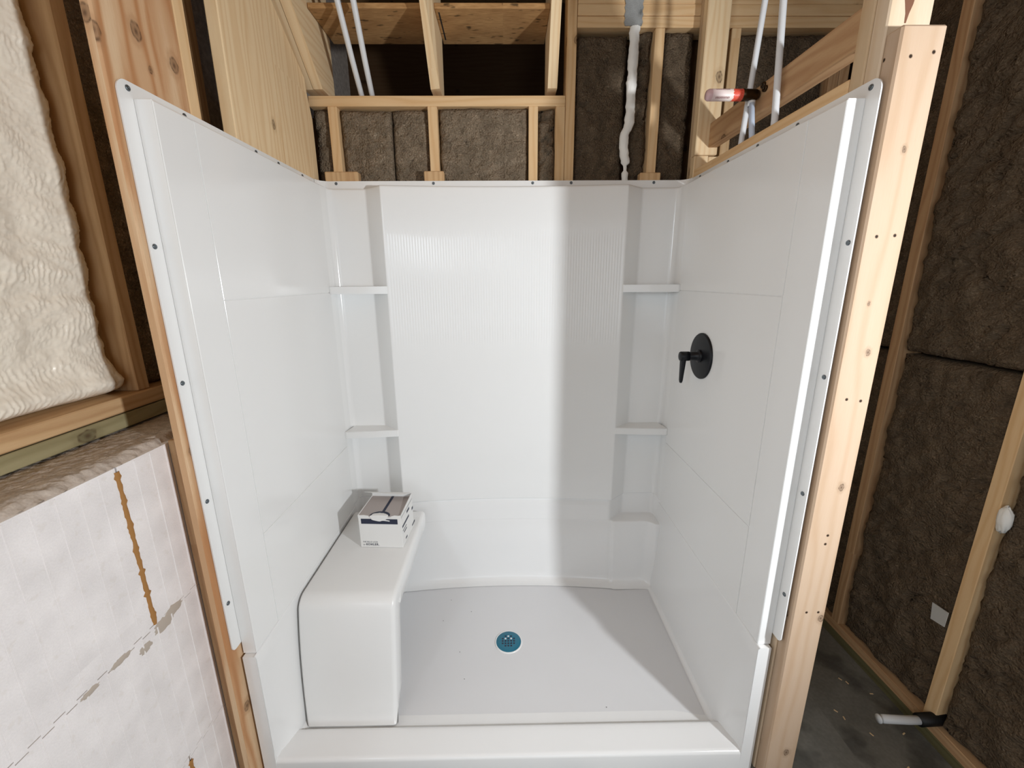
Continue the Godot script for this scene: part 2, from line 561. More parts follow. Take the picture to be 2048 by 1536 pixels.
# mineral wool: a slab whose face (towards +n) is lumpy, with soft edges
# ax: 2 faces +z, 0 faces -x (sign -1) or +x (sign 1); a0..a1 across, y0..y1 up, face at f
func batt(label: String, ax: int, sign_: float, a0: float, a1: float, y0: float, y1: float, f: float, thick: float, mat: Material, seed_: int, amp := 0.012, group := "") -> void:
	var base := Vector3.ZERO
	if ax == 2:
		base = Vector3((a0 + a1) * 0.5, y0, f - thick * 0.5)
	else:
		base = Vector3(f - sign_ * thick * 0.5, y0, (a0 + a1) * 0.5)
	org = base
	var n := noise(seed_, 1.0, 4)
	var cr := noise(seed_ + 3, 1.0, 2)
	var cell := 0.011
	var nu := clampi(int((a1 - a0) / cell), 4, 60)
	var nv := clampi(int((y1 - y0) / cell), 4, 130)
	var at := func(a: float, y: float, d: float) -> Vector3:
		return Vector3(a, y, f - thick + d) if ax == 2 else Vector3(f - sign_ * (thick - d), y, a)
	var face := func(u: float, v: float) -> Vector3:
		var a := lerpf(a0, a1, u)
		var y := lerpf(y0, y1, v)
		var ea := minf(a - a0, a1 - a)
		var ey := minf(y - y0, y1 - y)
		var e := minf(ea, ey)
		var dd := thick + amp * (n.get_noise_2d(a * 7.0, y * 5.0) + 0.55 * n.get_noise_2d(a * 26.0 + 9.0, y * 20.0))
		var ridge := absf(cr.get_noise_2d(a * 5.0 + n.get_noise_2d(a * 14.0, y * 14.0) * 0.35, y * 2.6))
		dd -= amp * 1.1 * (1.0 - smoothstep(0.0, 0.045, ridge))
		dd -= 0.016 * pow(1.0 - clampf(e / 0.02, 0.0, 1.0), 2.0)
		var wob := 0.004 * n.get_noise_2d(a * 13.0, y * 8.0 + 50.0)
		var inw := 0.0015 + 0.5 * absf(wob)
		var aa := a + wob * clampf(e / 0.03, 0.0, 1.0) + (inw if a - a0 < a1 - a else -inw) * (1.0 - clampf(ea / 0.03, 0.0, 1.0))
		return at.call(aa, y + wob * clampf(ey / 0.03, 0.0, 1.0), maxf(dd, 0.01))
	var st := smooth()
	var rows := []
	for j in nv + 1:
		var row := PackedVector3Array()
		row.append(at.call(a0 + 0.001, lerpf(y0, y1, float(j) / nv), 0.0))
		for i in nu + 1:
			row.append(face.call(float(i) / nu, float(j) / nv))
		row.append(at.call(a1 - 0.001, lerpf(y0, y1, float(j) / nv), 0.0))
		rows.append(row)
	var lowr := PackedVector3Array()
	var topr := PackedVector3Array()
	for i in nu + 3:
		var a := lerpf(a0, a1, clampf(float(i - 1) / nu, 0.0, 1.0))
		lowr.append(at.call(a, y0, 0.0))
		topr.append(at.call(a, y1, 0.0))
	rows.push_front(lowr)
	rows.append(topr)
	strip_rows(st, rows, null, ax == 0 and sign_ > 0)
	var mi := put("insulation_batt", st, mat, self)
	tag(mi, label, "insulation", group)

# =====================================================================  the room
func build_room() -> void:
	org = Vector3.ZERO
	var st := flat()
	box(st, Vector3(-1.4, -0.16, -1.9), Vector3(2.9, 0.0, 5.5), 0.004)
	tag(put("floor", st, M.concrete, self), "dark stained concrete slab floor running to the bottom plates", "floor", "", "structure")
	st = flat()
	box(st, Vector3(-1.4, 2.74, 0.45), Vector3(2.9, 2.9, 5.5), 0.004)
	box(st, Vector3(-1.4, 2.9, 0.45), Vector3(2.9, 3.45, 0.6), 0.004)
	box(st, Vector3(-1.4, 3.45, -1.9), Vector3(2.9, 3.6, 0.6), 0.004)
	tag(put("ceiling", st, M.osb, self), "bare strand board ceiling above the framing, out of the light", "ceiling", "", "structure")
	st = flat()
	box(st, Vector3(-1.4, 0.0, 5.3), Vector3(2.9, 0.6, 5.5), 0.004)
	box(st, Vector3(-1.4, 2.3, 5.3), Vector3(2.9, 2.74, 5.5), 0.004)
	box(st, Vector3(-1.4, 0.6, 5.3), Vector3(-1.05, 2.3, 5.5), 0.004)
	box(st, Vector3(1.25, 0.6, 5.3), Vector3(2.9, 2.3, 5.5), 0.004)
	tag(put("wall_front", st, M.wall_paint, self), "plain bare wall across the basement behind the viewer", "wall", "", "structure")
	var wn := thing("window_1", "added wide window in the wall behind the viewer, for the fill light", "window", Vector3(0.1, 0.6, 5.4), "", "structure")  # added window around the rear fill light
	st = flat()
	box(st, Vector3(-1.05, 0.6, 5.38), Vector3(1.25, 0.66, 5.44), 0.004)
	box(st, Vector3(-1.05, 2.24, 5.38), Vector3(1.25, 2.3, 5.44), 0.004)
	box(st, Vector3(-1.05, 0.66, 5.38), Vector3(-0.99, 2.24, 5.44), 0.004)
	box(st, Vector3(1.19, 0.66, 5.38), Vector3(1.25, 2.24, 5.44), 0.004)
	box(st, Vector3(0.07, 0.66, 5.38), Vector3(0.13, 2.24, 5.44), 0.004)
	put("frame", st, M.paper, wn)
	for x in [-0.99, 0.13]:
		st = flat()
		box(st, Vector3(x, 0.66, 5.405), Vector3(x + 1.06, 2.24, 5.411), 0.0005)
		put("pane", st, M.glass, wn)
	wn = thing("window_2", "added small high window in the foundation wall, for the side fill light", "window", Vector3(-1.28, 1.6, 3.0), "", "structure")  # added window around the side fill light
	st = flat()
	box(st, Vector3(-1.31, 1.6, 2.4), Vector3(-1.25, 1.64, 3.6), 0.004)
	box(st, Vector3(-1.31, 2.26, 2.4), Vector3(-1.25, 2.3, 3.6), 0.004)
	box(st, Vector3(-1.31, 1.64, 2.4), Vector3(-1.25, 2.26, 2.44), 0.004)
	box(st, Vector3(-1.31, 1.64, 3.56), Vector3(-1.25, 2.26, 3.6), 0.004)
	put("frame", st, M.paper, wn)
	st = flat()
	box(st, Vector3(-1.283, 1.64, 2.44), Vector3(-1.277, 2.26, 3.56), 0.0005)
	put("pane", st, M.glass, wn)
	st = flat()
	box(st, Vector3(2.7, 0.0, 1.62), Vector3(2.9, 2.74, 5.3), 0.004)
	tag(put("wall_far", st, M.wall_paint, self), "plain bare side wall beyond the end of the insulated wall", "wall", "", "structure")
	st = flat()
	box(st, Vector3(1.39, 0.0, 1.62), Vector3(2.7, 2.74, 1.74), 0.004)
	tag(put("unseen_wall_return", st, M.wall_paint, self), "unseen short wall past the insulated right wall, placed to shade the floor", "wall", "", "structure")  # out of view, placed so the wall end shades the floor
	st = flat()
	box(st, Vector3(-1.4, 2.0, -1.9), Vector3(1.7, 3.45, -1.75), 0.004)
	tag(put("wall_stair", st, M.joist_dark, self), "boarded wall deep in the hollow under the stairs, coloured dark for its shade", "wall", "", "structure")
	# the unseen lamp on its stand, out of view
	var L := thing("unseen_lamp", "unseen black lamp on a tripod stand past the right wall, lighting the shower", "lamp", Vector3(KEY.x + 0.06, 0, KEY.z + 0.06))
	var aim := (Vector3(-1.0, 1.32, 0.45) - KEY).normalized()
	st = smooth()
	lathe(st, KEY - aim * 0.09, aim, [Vector2(0, 0), Vector2(0.05, 0.0), Vector2(0.085, 0.07), Vector2(0.088, 0.075), Vector2(0.078, 0.075)], 28)
	put("lamp_head", st, M.rubber, L)
	st = smooth()
	lathe(st, KEY - aim * 0.025, aim, [Vector2(0.078, 0.0), Vector2(0.05, 0.006), Vector2(0, 0.008)], 28)
	put("lens", st, M.glow, L)
	st = smooth()
	tube(st, [Vector3(KEY.x + 0.06, 0.45, KEY.z + 0.06), KEY - aim * 0.075], 0.013)
	put("pole", st, M.rubber, L)
	for k in 3:
		var t := TAU * k / 3.0
		st = smooth()
		tube(st, [Vector3(KEY.x + 0.06, 0.55, KEY.z + 0.06), Vector3(KEY.x + 0.06 + cos(t) * 0.28, 0.012, KEY.z + 0.06 + sin(t) * 0.28)], 0.011)
		put("leg", st, M.rubber, L)

func build_back_wall() -> void:
	var W := thing("wall_back", "pine stud back wall with block pieces and triple top plate above the shower", "wall", Vector3(0, 0, -0.13), "", "structure")
	var st := flat()
	box(st, Vector3(-1.14, 0, -0.17), Vector3(0.288, 2.17, -0.145), 0.002)
	box(st, Vector3(0.288, 0, -0.17), Vector3(1.62, 3.4, -0.145), 0.002)
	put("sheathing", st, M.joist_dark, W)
	lumber(W, "plate", Vector3(-0.782, 2.176, -0.13), Vector3(0.248, 2.214, -0.04), M.pine_warm)
	lumber(W, "strip", Vector3(-0.75, 2.214, -0.128), Vector3(0.21, 2.231, -0.10), M.osb)
	for x in [-0.709, -0.308, 0.100, 0.210]:
		lumber(W, "stud", Vector3(x, 0.02, -0.13), Vector3(x + 0.038, 2.176, -0.04), M.pine_warm)
	lumber(W, "stud", Vector3(0.2495, 0.02, -0.13), Vector3(0.2875, 3.2, -0.04), M.pine_warm)
	lumber(W, "stud", Vector3(0.594, 0.02, -0.13), Vector3(0.632, 2.445, -0.04), M.pine_warm)
	lumber(W, "stud", Vector3(0.894, 0.02, -0.13), Vector3(0.932, 2.445, -0.04), M.pine_warm)
	lumber(W, "stud", Vector3(1.306, 0.02, -0.13), Vector3(1.344, 2.445, -0.04), M.pine_brown)
	lumber(W, "stud", Vector3(1.346, 0.02, -0.13), Vector3(1.384, 2.445, -0.04), M.pine_brown)
	for k in 3:
		lumber(W, "top_plate", Vector3(0.289, 2.446 + 0.0385 * k, -0.13), Vector3(1.48, 2.4835 + 0.0385 * k, -0.04 + 0.002 * (k % 2)), M.pine_warm)
	lumber(W, "header", Vector3(0.289, 2.562, -0.13), Vector3(1.48, 2.74, -0.04), M.pine_warm)
	lumber(W, "block", Vector3(-0.732, 1.74, -0.039), Vector3(-0.597, 1.928, -0.001), M.pine_tan, 0.003)
	lumber(W, "block", Vector3(-0.329, 1.74, -0.039), Vector3(-0.248, 1.929, -0.001), M.pine_tan, 0.003)
	lumber(W, "block", Vector3(0.557, 1.74, -0.039), Vector3(0.642, 1.921, -0.001), M.pine_tan, 0.003)
	var g := "mineral wool batts in the low wall behind the shower"
	batt("narrow sliver of brown mineral wool at the far left of the low wall", 2, 1, -0.782, -0.711, 1.5, 2.174, -0.06, 0.07, M.wool, 11, 0.014, g)
	batt("brown mineral wool batt with a vertical cut, left of the middle stud", 2, 1, -0.669, -0.462, 1.5, 2.170, -0.055, 0.075, M.wool, 12, 0.010, g)
	batt("brown mineral wool strip right of the vertical cut, touching the middle stud", 2, 1, -0.459, -0.312, 1.5, 2.172, -0.058, 0.075, M.wool, 13, 0.010, g)
	batt("broad brown mineral wool batt right of the middle stud under the plate", 2, 1, -0.268, 0.098, 1.5, 2.175, -0.052, 0.075, M.wool, 14, 0.013, g)
	batt("ragged narrow brown mineral wool strip beside the doubled end studs", 2, 1, 0.140, 0.209, 1.5, 2.172, -0.06, 0.07, M.wool, 15, 0.024, g)
	g = "mineral wool batts in the tall back wall"
	batt("tall brown mineral wool batt left of the white foam bead", 2, 1, 0.290, 0.494, 1.5, 2.430, -0.055, 0.075, M.wool_shaded, 16, 0.014, g)
	batt("tall ragged mineral wool strip right of the white foam bead", 2, 1, 0.520, 0.592, 1.5, 2.444, -0.062, 0.065, M.wool_shaded, 17, 0.022, g)
	batt("tall brown mineral wool batt between the single stud and the corner post", 2, 1, 0.634, 0.760, 1.5, 2.444, -0.060, 0.07, M.wool_shaded, 18, 0.014, g)
	batt("thin brown mineral wool strip just right of the corner post", 2, 1, 0.855, 0.892, 1.2, 2.444, -0.07, 0.06, M.wool_shaded, 19, 0.01, g)
	batt("wide brown mineral wool batt behind the slanting crosspiece and pipes", 2, 1, 0.934, 1.304, 0.05, 2.436, -0.06, 0.07, M.wool_shaded, 20, 0.014, g)
	# expanding foam bead with a kink near its foot
	org = Vector3(0.5, 1.9, -0.06)
	st = smooth()
	var nb := noise(5, 1.0, 3)
	var rows := []
	for j in 61:
		var y := 1.88 + 0.566 * j / 60.0
		var cx := 0.512
		if y < 2.12:
			cx = lerpf(0.492, 0.512, smoothstep(2.06, 2.12, y))
		if y < 2.03:
			cx += 0.012 * smoothstep(2.03, 1.95, y)
		var r := 0.0195 * (1.0 + 0.16 * nb.get_noise_1d(y * 22.0))
		if y < 2.01:
			r *= lerpf(0.72, 1.0, smoothstep(1.92, 2.01, y))
		if absf(y - 1.945) < 0.012:
			r *= 0.45
		var row := PackedVector3Array()
		for i in 15:
			var t := PI * (1.0 - i / 14.0)
			row.append(Vector3(cx + cos(t) * r + 0.004 * nb.get_noise_1d(y * 30.0 + 9), y, -0.0405 + sin(t) * r * 0.8 + 0.003 * nb.get_noise_2d(i * 1.3, y * 60.0)))
		rows.append(row)
	strip_rows(st, rows, null, true)
	tag(put("foam_bead", st, M.bead, self), "white expanding foam bead running down the back wall beside a stud", "foam")
	# nail plate folded over the top plates, toothed edges
	org = Vector3(0.505, 2.446, -0.038)
	st = flat()
	var poly := PackedVector2Array()
	for i in 25:
		poly.append(Vector2(2.449 + i * 0.012, 0.537 + (0.004 if i % 2 else 0.0)))
	for i in 25:
		poly.append(Vector2(2.449 + (24 - i) * 0.012, 0.472 - (0.004 if i % 2 else 0.0)))
	var pz := PackedVector2Array()
	for p in poly:
		pz.append(Vector2(p.y, p.x))
	prism(st, pz, 2, -0.0375, -0.0352)
	tag(put("nail_plate", st, M.galv, self), "grey metal nail plate with toothed edges fixed over the top plates", "metal plate")

func build_left_wall() -> void:
	var W := thing("wall_left", "foundation wall of white foam blocks with timber plates and sprayed foam above", "wall", Vector3(-1.15, 0, 1.0), "", "structure")
	var st := flat()
	box(st, Vector3(-1.4, 0, -1.75), Vector3(-1.16, 3.45, 2.4), 0.004)
	box(st, Vector3(-1.4, 0, 3.6), Vector3(-1.16, 3.45, 5.3), 0.004)
	box(st, Vector3(-1.4, 0, 2.4), Vector3(-1.16, 1.6, 3.6), 0.004)
	box(st, Vector3(-1.4, 2.3, 2.4), Vector3(-1.16, 3.45, 3.6), 0.004)
	box(st, Vector3(-1.16, 0, -0.14), Vector3(-0.895, 1.115, 5.3), 0.004)
	put("concrete_core", st, M.crumbly, W)
	# dusty top of the wall
	st = smooth()
	var nd := noise(201, 1.0, 4)
	var led := func(u: float, v: float) -> Vector3:
		var z := lerpf(2.0, -0.1, v)
		var x := lerpf(-1.0, -0.8235, u)
		var y := 1.127 + 0.0028 * nd.get_noise_2d(x * 60.0, z * 40.0) + 0.0022 * nd.get_noise_2d(x * 190.0, z * 170.0)
		var edge := smoothstep(0.80, 1.0, u)
		x += edge * (0.012 * nd.get_noise_2d(z * 16.0, 7.0) - 0.006)
		y += 0.006 * smoothstep(0.55, 0.85, u) * (0.5 + nd.get_noise_2d(z * 30.0, x * 30.0))
		var hang := maxf(0.0, 0.35 + nd.get_noise_2d(z * 22.0, 3.0) + 0.6 * nd.get_noise_2d(z * 75.0, 9.0))
		return Vector3(x, lerpf(y, minf(y, 1.1185 - 0.013 * hang), smoothstep(0.86, 1.0, u)), z)
	grid(st, 26, 420, led)
	put("dusty_ledge", st, M.crumbly, W)
	# foam blocks with interlocking (toothed) edges and thin vertical ribs
	var courses := [[0.0, 0.306], [0.306, 0.715], [0.715, 1.118]]
	for ci in 3:
		var y0: float = courses[ci][0]
		var y1: float = courses[ci][1]
		var spans := [[-0.12, 1.0385], [1.0425, 2.26]]
		if ci == 1:
			spans = [[-0.12, 2.26]]
		for sp in spans:
			var poly := PackedVector2Array()   # (y, z)
			var zz: float = sp[0]
			var lowp := []
			var topp := []
			while zz < sp[1] - 0.001:
				var k := int(floor((zz + 0.121) / 0.021))
				var z2 := minf((k + 1) * 0.021 - 0.12, sp[1])
				var gp := 0.0016 if zz > 1.04 and ci == 2 else 0.0006
				var dl := (0.0075 if k % 2 else 0.0) if ci > 0 else 0.0
				var dt := (0.0075 if k % 2 else 0.0) if ci < 2 else 0.0
				lowp.append(Vector2(y0 + gp + dl, zz)); lowp.append(Vector2(y0 + gp + dl, z2))
				topp.append(Vector2(y1 - 0.0006 + dt, zz)); topp.append(Vector2(y1 - 0.0006 + dt, z2))
				zz = z2
			for p in lowp:
				poly.append(p)
			topp.reverse()
			for p in topp:
				poly.append(p)
			st = flat()
			prism(st, poly, 0, -0.885, -0.825)
			var rz: float = snappedf(sp[0], 0.042) + 0.03
			while rz < sp[1] - 0.01:
				if rz > 0.55 and rz < 1.95:
					box(st, Vector3(-0.826, y0 + 0.014, rz - 0.002), Vector3(-0.8238, y1 - 0.004, rz + 0.002), 0.0008)
				rz += 0.042
			put("foam_block", st, M.eps, W)
	st = flat()
	box(st, Vector3(-0.894, 0.29, -0.12), Vector3(-0.8275, 0.33, 2.26), 0.001)
	box(st, Vector3(-0.894, 0.70, -0.12), Vector3(-0.8275, 0.738, 2.26), 0.001)
	put("joint_backing", st, M.grime, W)
	# brown glue in the upright joint and grey smears by the bed joint
	for seg in [[0.722, 1.108], [0.05, 0.300]]:
		st = smooth()
		var rows := []
		for j in 61:
			var y: float = lerpf(seg[0], seg[1], j / 60.0)
			var w := 0.0055 + 0.003 * nd.get_noise_1d(y * 60.0) + (0.004 if j % 9 == 4 else 0.0)
			var zc := 1.0405 + 0.002 * nd.get_noise_1d(y * 25.0 + 3)
			var row := PackedVector3Array()
			for i in 7:
				var t := PI * (i / 6.0)
				row.append(Vector3(-0.8255 + sin(t) * 0.0035, y, zc + cos(t) * w))
			rows.append(row)
		strip_rows(st, rows, null, true)
		put("glue_line", st, M.glue, W)
	for b in [[0.705, 1.02, 0.020, 0.034], [0.715, 0.985, 0.016, 0.03], [0.69, 1.075, 0.014, 0.02], [0.716, 1.13, 0.009, 0.03], [0.714, 1.2, 0.008, 0.025]]:
		st = smooth()
		var fan := func(u: float, v: float) -> Vector3:
			var t := TAU * u
			var rr: float = v * (1.0 + 0.45 * nd.get_noise_2d(cos(t) * 4.0 + b[1] * 50.0, sin(t) * 4.0))
			return Vector3(-0.8235 - 0.0022 * v * v, b[0] + sin(t) * rr * b[2], b[1] - cos(t) * rr * b[3])
		grid(st, 24, 4, fan)
		put("smear", st, M.smear, W)
	lumber(W, "sill_plate", Vector3(-1.12, 1.133, -0.13), Vector3(-0.98, 1.170, 5.2), M.treated, 0.002, Vector2(-1.048, 0.1))
	lumber(W, "plate", Vector3(-1.12, 1.1725, -0.13), Vector3(-0.98, 1.2115, 5.2), M.pine_tan, 0.003)
	lumber(W, "stud", Vector3(-1.133, 1.212, 0.722), Vector3(-0.993, 2.72, 0.760), M.pine_tan)
	lumber(W, "stud", Vector3(-1.133, 1.212, 1.76), Vector3(-0.993, 2.72, 1.80), M.pine_tan)
	lumber(W, "stud", Vector3(-1.133, 1.212, 0.262), Vector3(-0.993, 2.72, 0.300), M.pine_tan)
	batt("dark mineral wool behind the left stud, in the shade of the partition", 0, 1, 0.302, 0.720, 1.214, 2.7, -1.02, 0.12, M.wool, 31, 0.012, "shaded mineral wool on the left wall")
	# sprayed foam: rows of small overlapping lobes
	org = Vector3(-1.1, 1.2115, 1.25)
	st = smooth()
	var n1 := noise(301, 1.0, 3)
	var cel := noise(302, 1.0, 1, FastNoiseLite.TYPE_CELLULAR)
	cel.cellular_return_type = FastNoiseLite.RETURN_DISTANCE
	cel.cellular_jitter = 0.9
	var z0 := 0.761
	var z1 := 1.72
	var f := func(u: float, v: float) -> Vector3:
		var z := lerpf(z1, z0, u)
		var y := lerpf(1.2130, 2.62, v)
		var wy := y + 0.035 * n1.get_noise_2d(z * 3.0, y * 2.0) + 0.012 * n1.get_noise_2d(z * 9.0 + 7, y * 9.0)
		var row := 0.5 + 0.5 * cos(wy * TAU / 0.118)
		var fade := 0.5 + 0.5 * n1.get_noise_2d(z * 2.3 + 20, y * 1.7)
		var lobes := 1.0 - clampf(cel.get_noise_2d(z * 20.0 + 0.6 * wy, wy * 44.0) + 1.0, 0.0, 1.0)
		var ph := z * TAU / 0.0125 + 2.2 * cos(wy * TAU / 0.118 + 0.8) + 8.0 * n1.get_noise_2d(z * 8.0, wy * 15.0)
		var patch := smoothstep(-0.15, 0.45, n1.get_noise_2d(z * 8.0 + 60.0, wy * 14.0))
		var scal := pow(0.5 + 0.5 * sin(ph), 1.3)
		var fine := n1.get_noise_2d(z * 45.0 + 9.0 * row, wy * 110.0)
		var d := -1.032 + 0.010 * row * fade + 0.0075 * lobes * fade + 0.0021 * scal * patch + 0.0024 * fine + 0.013 * n1.get_noise_2d(z * 4.0 + 3, y * 3.0)
		# the bottom bead rolls over the plate
		var low := y - 1.2115
		d += 0.026 * exp(-pow((low - 0.035) / 0.030, 2.0))
		d -= 0.05 * pow(1.0 - clampf(low / 0.022, 0.0, 1.0), 2.0)
		# feathers out on the stud
		var side := z - z0 + 0.008 * n1.get_noise_1d(y * 14.0)
		d -= 0.035 * pow(1.0 - clampf(side / 0.040, 0.0, 1.0), 2.2)
		d -= 0.012 * (0.5 + 0.5 * n1.get_noise_1d(y * 6.0)) * smoothstep(1.75, 2.3, y) * (1.0 - smoothstep(0.0, 0.25, side))
		return Vector3(d, y, z)
	grid(st, 400, 330, f)
	tag(put("spray_foam", st, M.foam, self), "cream sprayed foam insulation in lumpy rows above the timber plate", "spray foam")

func build_right_wall() -> void:
	var W := thing("wall_right", "right stud wall with dark mineral wool, standing on a doubled bottom plate", "wall", Vector3(1.5, 0, 0.8), "", "structure")
	var st := flat()
	box(st, Vector3(1.50, 0, -0.14), Vector3(1.66, 3.45, 1.615), 0.004)
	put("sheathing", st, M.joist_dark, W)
	lumber(W, "bottom_plate", Vector3(1.388, 0.0, -0.12), Vector3(1.478, 0.037, 1.61), M.treated_dark)
	lumber(W, "bottom_plate", Vector3(1.389, 0.0375, -0.12), Vector3(1.478, 0.075, 1.61), M.pine_brown)
	for z in [-0.02, 0.379, 0.785, 1.19, 1.572]:
		lumber(W, "stud", Vector3(1.39, 0.075, z), Vector3(1.478, 2.70, z + 0.038), M.pine_warm if z > 0.7 else M.pine_brown)
	lumber(W, "top_plate", Vector3(1.389, 2.70, -0.12), Vector3(1.478, 2.74, 1.61), M.pine_brown)
	var g := "dark mineral wool batts on the right wall"
	var bays := [[0.02, 0.377, "behind the front post"], [0.419, 0.783, "between the two leaning-looking studs"], [0.825, 1.188, "at the right edge of the picture"]]
	for i in 3:
		var b = bays[i]
		batt("lower dark mineral wool batt on the right wall, %s" % ["hidden mostly by the front post", "between the first and second stud", "past the second stud"][i], 0, -1, b[0], b[1], 0.077, 1.234, 1.404, 0.085, M.wool_shaded, 40 + i, 0.016, g)
		batt("upper dark mineral wool batt on the right wall, %s" % ["hidden mostly by the front post", "between the first and second stud", "past the second stud"][i], 0, -1, b[0], b[1], 1.246, 2.69, 1.400, 0.085, M.wool_shaded, 50 + i, 0.020, g)

func build_left_partition() -> void:
	var W := thing("partition_wall", "boarded partition left of the shower, ending in a broad knotty board", "wall", Vector3(-0.78, 0, 0.45), "", "structure")
	lumber(W, "end_board", Vector3(-0.786, 0.001, 0.703), Vector3(-0.7635, 2.735, 0.931), M.pine_knotty, 0.004, Vector2(-0.70 + 0.0, 0.0), "broad knotty board with brown streaks and dark knots")
	lumber(W, "stud", Vector3(-0.786, 0.001, 0.664), Vector3(-0.7635, 2.735, 0.7015), M.pine_warm)
	lumber(W, "stud", Vector3(-0.822, 0.001, 0.80), Vector3(-0.7875, 1.124, 0.904), M.pine_brown)
	lumber(W, "board", Vector3(-0.800, 0.001, 0.2525), Vector3(-0.7635, 2.735, 0.524), M.pine, 0.003, Vector2(0.06, 0.9))
	var st := flat()
	# the second broad board is cut off along the stair string
	prism(st, PackedVector2Array([Vector2(0.001, -0.018), Vector2(2.12, -0.016), Vector2(2.20, 0.010), Vector2(2.25, 0.018), Vector2(2.425, 0.249), Vector2(0.001, 0.249)]), 0, -0.800, -0.7635, Vector2(1.15, 0.2), 1)
	put("board", st, M.pine, W, "broad board with its top cut on a slant along the stair string")

func build_right_partition() -> void:
	var W := thing("partition_wall", "open stud partition right of the shower with crosspieces and a doubled end post", "wall", Vector3(0.81, 0, 0.45), "", "structure")
	lumber(W, "stud", Vector3(0.764, 0.001, -0.038), Vector3(0.853, 3.2, -0.009), M.pine_grey)
	lumber(W, "stud", Vector3(0.763, 1.977, -0.008), Vector3(0.852, 3.2, 0.030), M.pine, 0.003, Vector2(0.62, 3.9))
	lumber(W, "block", Vector3(0.763, 0.001, -0.008), Vector3(0.819, 1.975, 0.029), M.pine)
	lumber(W, "block", Vector3(0.821, 0.001, -0.008), Vector3(0.858, 1.972, 0.027), M.pine)
	lumber(W, "rail", Vector3(0.7645, 1.886, 0.031), Vector3(0.853, 1.922, 0.8145), M.pine_warm, 0.002)
	lumber(W, "rail", Vector3(0.812, 2.003, 0.031), Vector3(0.850, 2.090, 0.8145), M.pine_brown, 0.003, Vector2(0.2, 0.55))
	lumber(W, "stud", Vector3(0.7645, 0.001, 0.816), Vector3(0.853, 2.735, 0.8535), M.pine_grey, 0.003)
	lumber(W, "stud", Vector3(0.766, 0.001, 0.8545), Vector3(0.855, 2.735, 0.8915), M.pine_pale, 0.003)
	lumber(W, "end_post", Vector3(0.768, 0.001, 0.8925), Vector3(0.857, 1.968, 0.930), M.pine_front, 0.004, Vector2(-1.028, 0.0), "pale stud screwed flat onto the front, stopping short with a square top")
	var kst := flat()
	prism(kst, PackedVector2Array([Vector2(0.7895, 2.040), Vector2(0.8145, 2.040), Vector2(0.8115, 2.020), Vector2(0.8065, 2.004), Vector2(0.8035, 1.988), Vector2(0.8005, 1.988), Vector2(0.7995, 2.004), Vector2(0.7950, 2.022)]), 2, 0.8905, 0.8920)
	put("knot", kst, M.pine_knot, W)
	lumber(W, "stud", Vector3(0.766, 0.001, 0.42), Vector3(0.853, 1.884, 0.458), M.pine)

func build_stairs() -> void:
	var W := thing("staircase", "underside of rough timber stairs above the low wall behind the shower", "staircase", Vector3(-0.28, 2.232, 0))
	var st := flat()
	for x in [-0.790, -0.752]:
		st = flat()
		var k := 0.0 if x > -0.77 else 0.004
		prism(st, PackedVector2Array([Vector2(2.2325, -0.16), Vector2(2.2325, -0.031 - k), Vector2(2.62, 0.40 - k), Vector2(2.74, 0.40), Vector2(2.74, -0.16)]), 0, x, x + 0.0362, Vector2(x, 0.3), 2)
		put("stringer", st, M.pine, W)
	st = flat()
	hexa(st, [Vector3(-0.290, 2.2325, -0.16), Vector3(-0.253, 2.2325, -0.16), Vector3(-0.253, 2.2325, -0.026), Vector3(-0.290, 2.2325, -0.034)],
		[Vector3(-0.290, 2.74, -0.16), Vector3(-0.253, 2.74, -0.16), Vector3(-0.253, 2.74, 0.20), Vector3(-0.296, 2.74, 0.33)], Vector2(0.3, 0.2))
	put("stringer", st, M.pine, W)
	st = flat()
	prism(st, PackedVector2Array([Vector2(2.2325, -0.16), Vector2(2.2325, -0.024), Vector2(2.46, 0.075), Vector2(2.74, 0.2), Vector2(2.74, -0.16)]), 0, 0.1745, 0.212, Vector2(0.1, 0.8), 1)
	put("stringer", st, M.pine, W)
	lumber(W, "tread", Vector3(-0.714, 2.464, -0.20), Vector3(-0.291, 2.482, 0.042), M.osb, 0.002)
	var tr := lumber(W, "tread", Vector3(-0.2525, 2.464, -0.20), Vector3(0.174, 2.482, 0.042), M.osb, 0.002)
	st = flat()
	box(st, Vector3(-0.241, 2.4634, -0.166), Vector3(-0.236, 2.4642, 0.018), 0.0002)
	put("pencil_mark", st, M.slot, tr)

# =====================================================================  the shower
# depth of the moulded back wall at x: two recesses beside a slightly hollow middle panel
func back_columns() -> Array:
	var half := []
	for p in arc(Vector2(-0.662, 0.074), 0.056, 180, 180, 0):
		half.append(Vector2(-0.7215, 0.104))
	half.append(Vector2(-0.7185, 0.075))
	for p in arc(Vector2(-0.694, 0.042), 0.0235, 172, 268, 8):
		half.append(p)
	half.append(Vector2(-0.60, 0.018))
	for p in arc(Vector2(-0.573, 0.034), 0.016, 270, 318, 5):
		half.append(p)
	for p in arc(Vector2(-0.4865, 0.0775), 0.0085, 138, 95, 5):
		half.append(p)
	var o := half.duplicate()
	var n := 348
	for i in n + 1:
		var x := lerpf(-0.484, 0.484, float(i) / n)
		o.append(Vector2(x, 0.056 + 0.030 * pow(x / 0.485, 2.0)))
	for i in half.size():
		var p: Vector2 = half[half.size() - 1 - i]
		o.append(Vector2(-p.x, p.y))
	return o

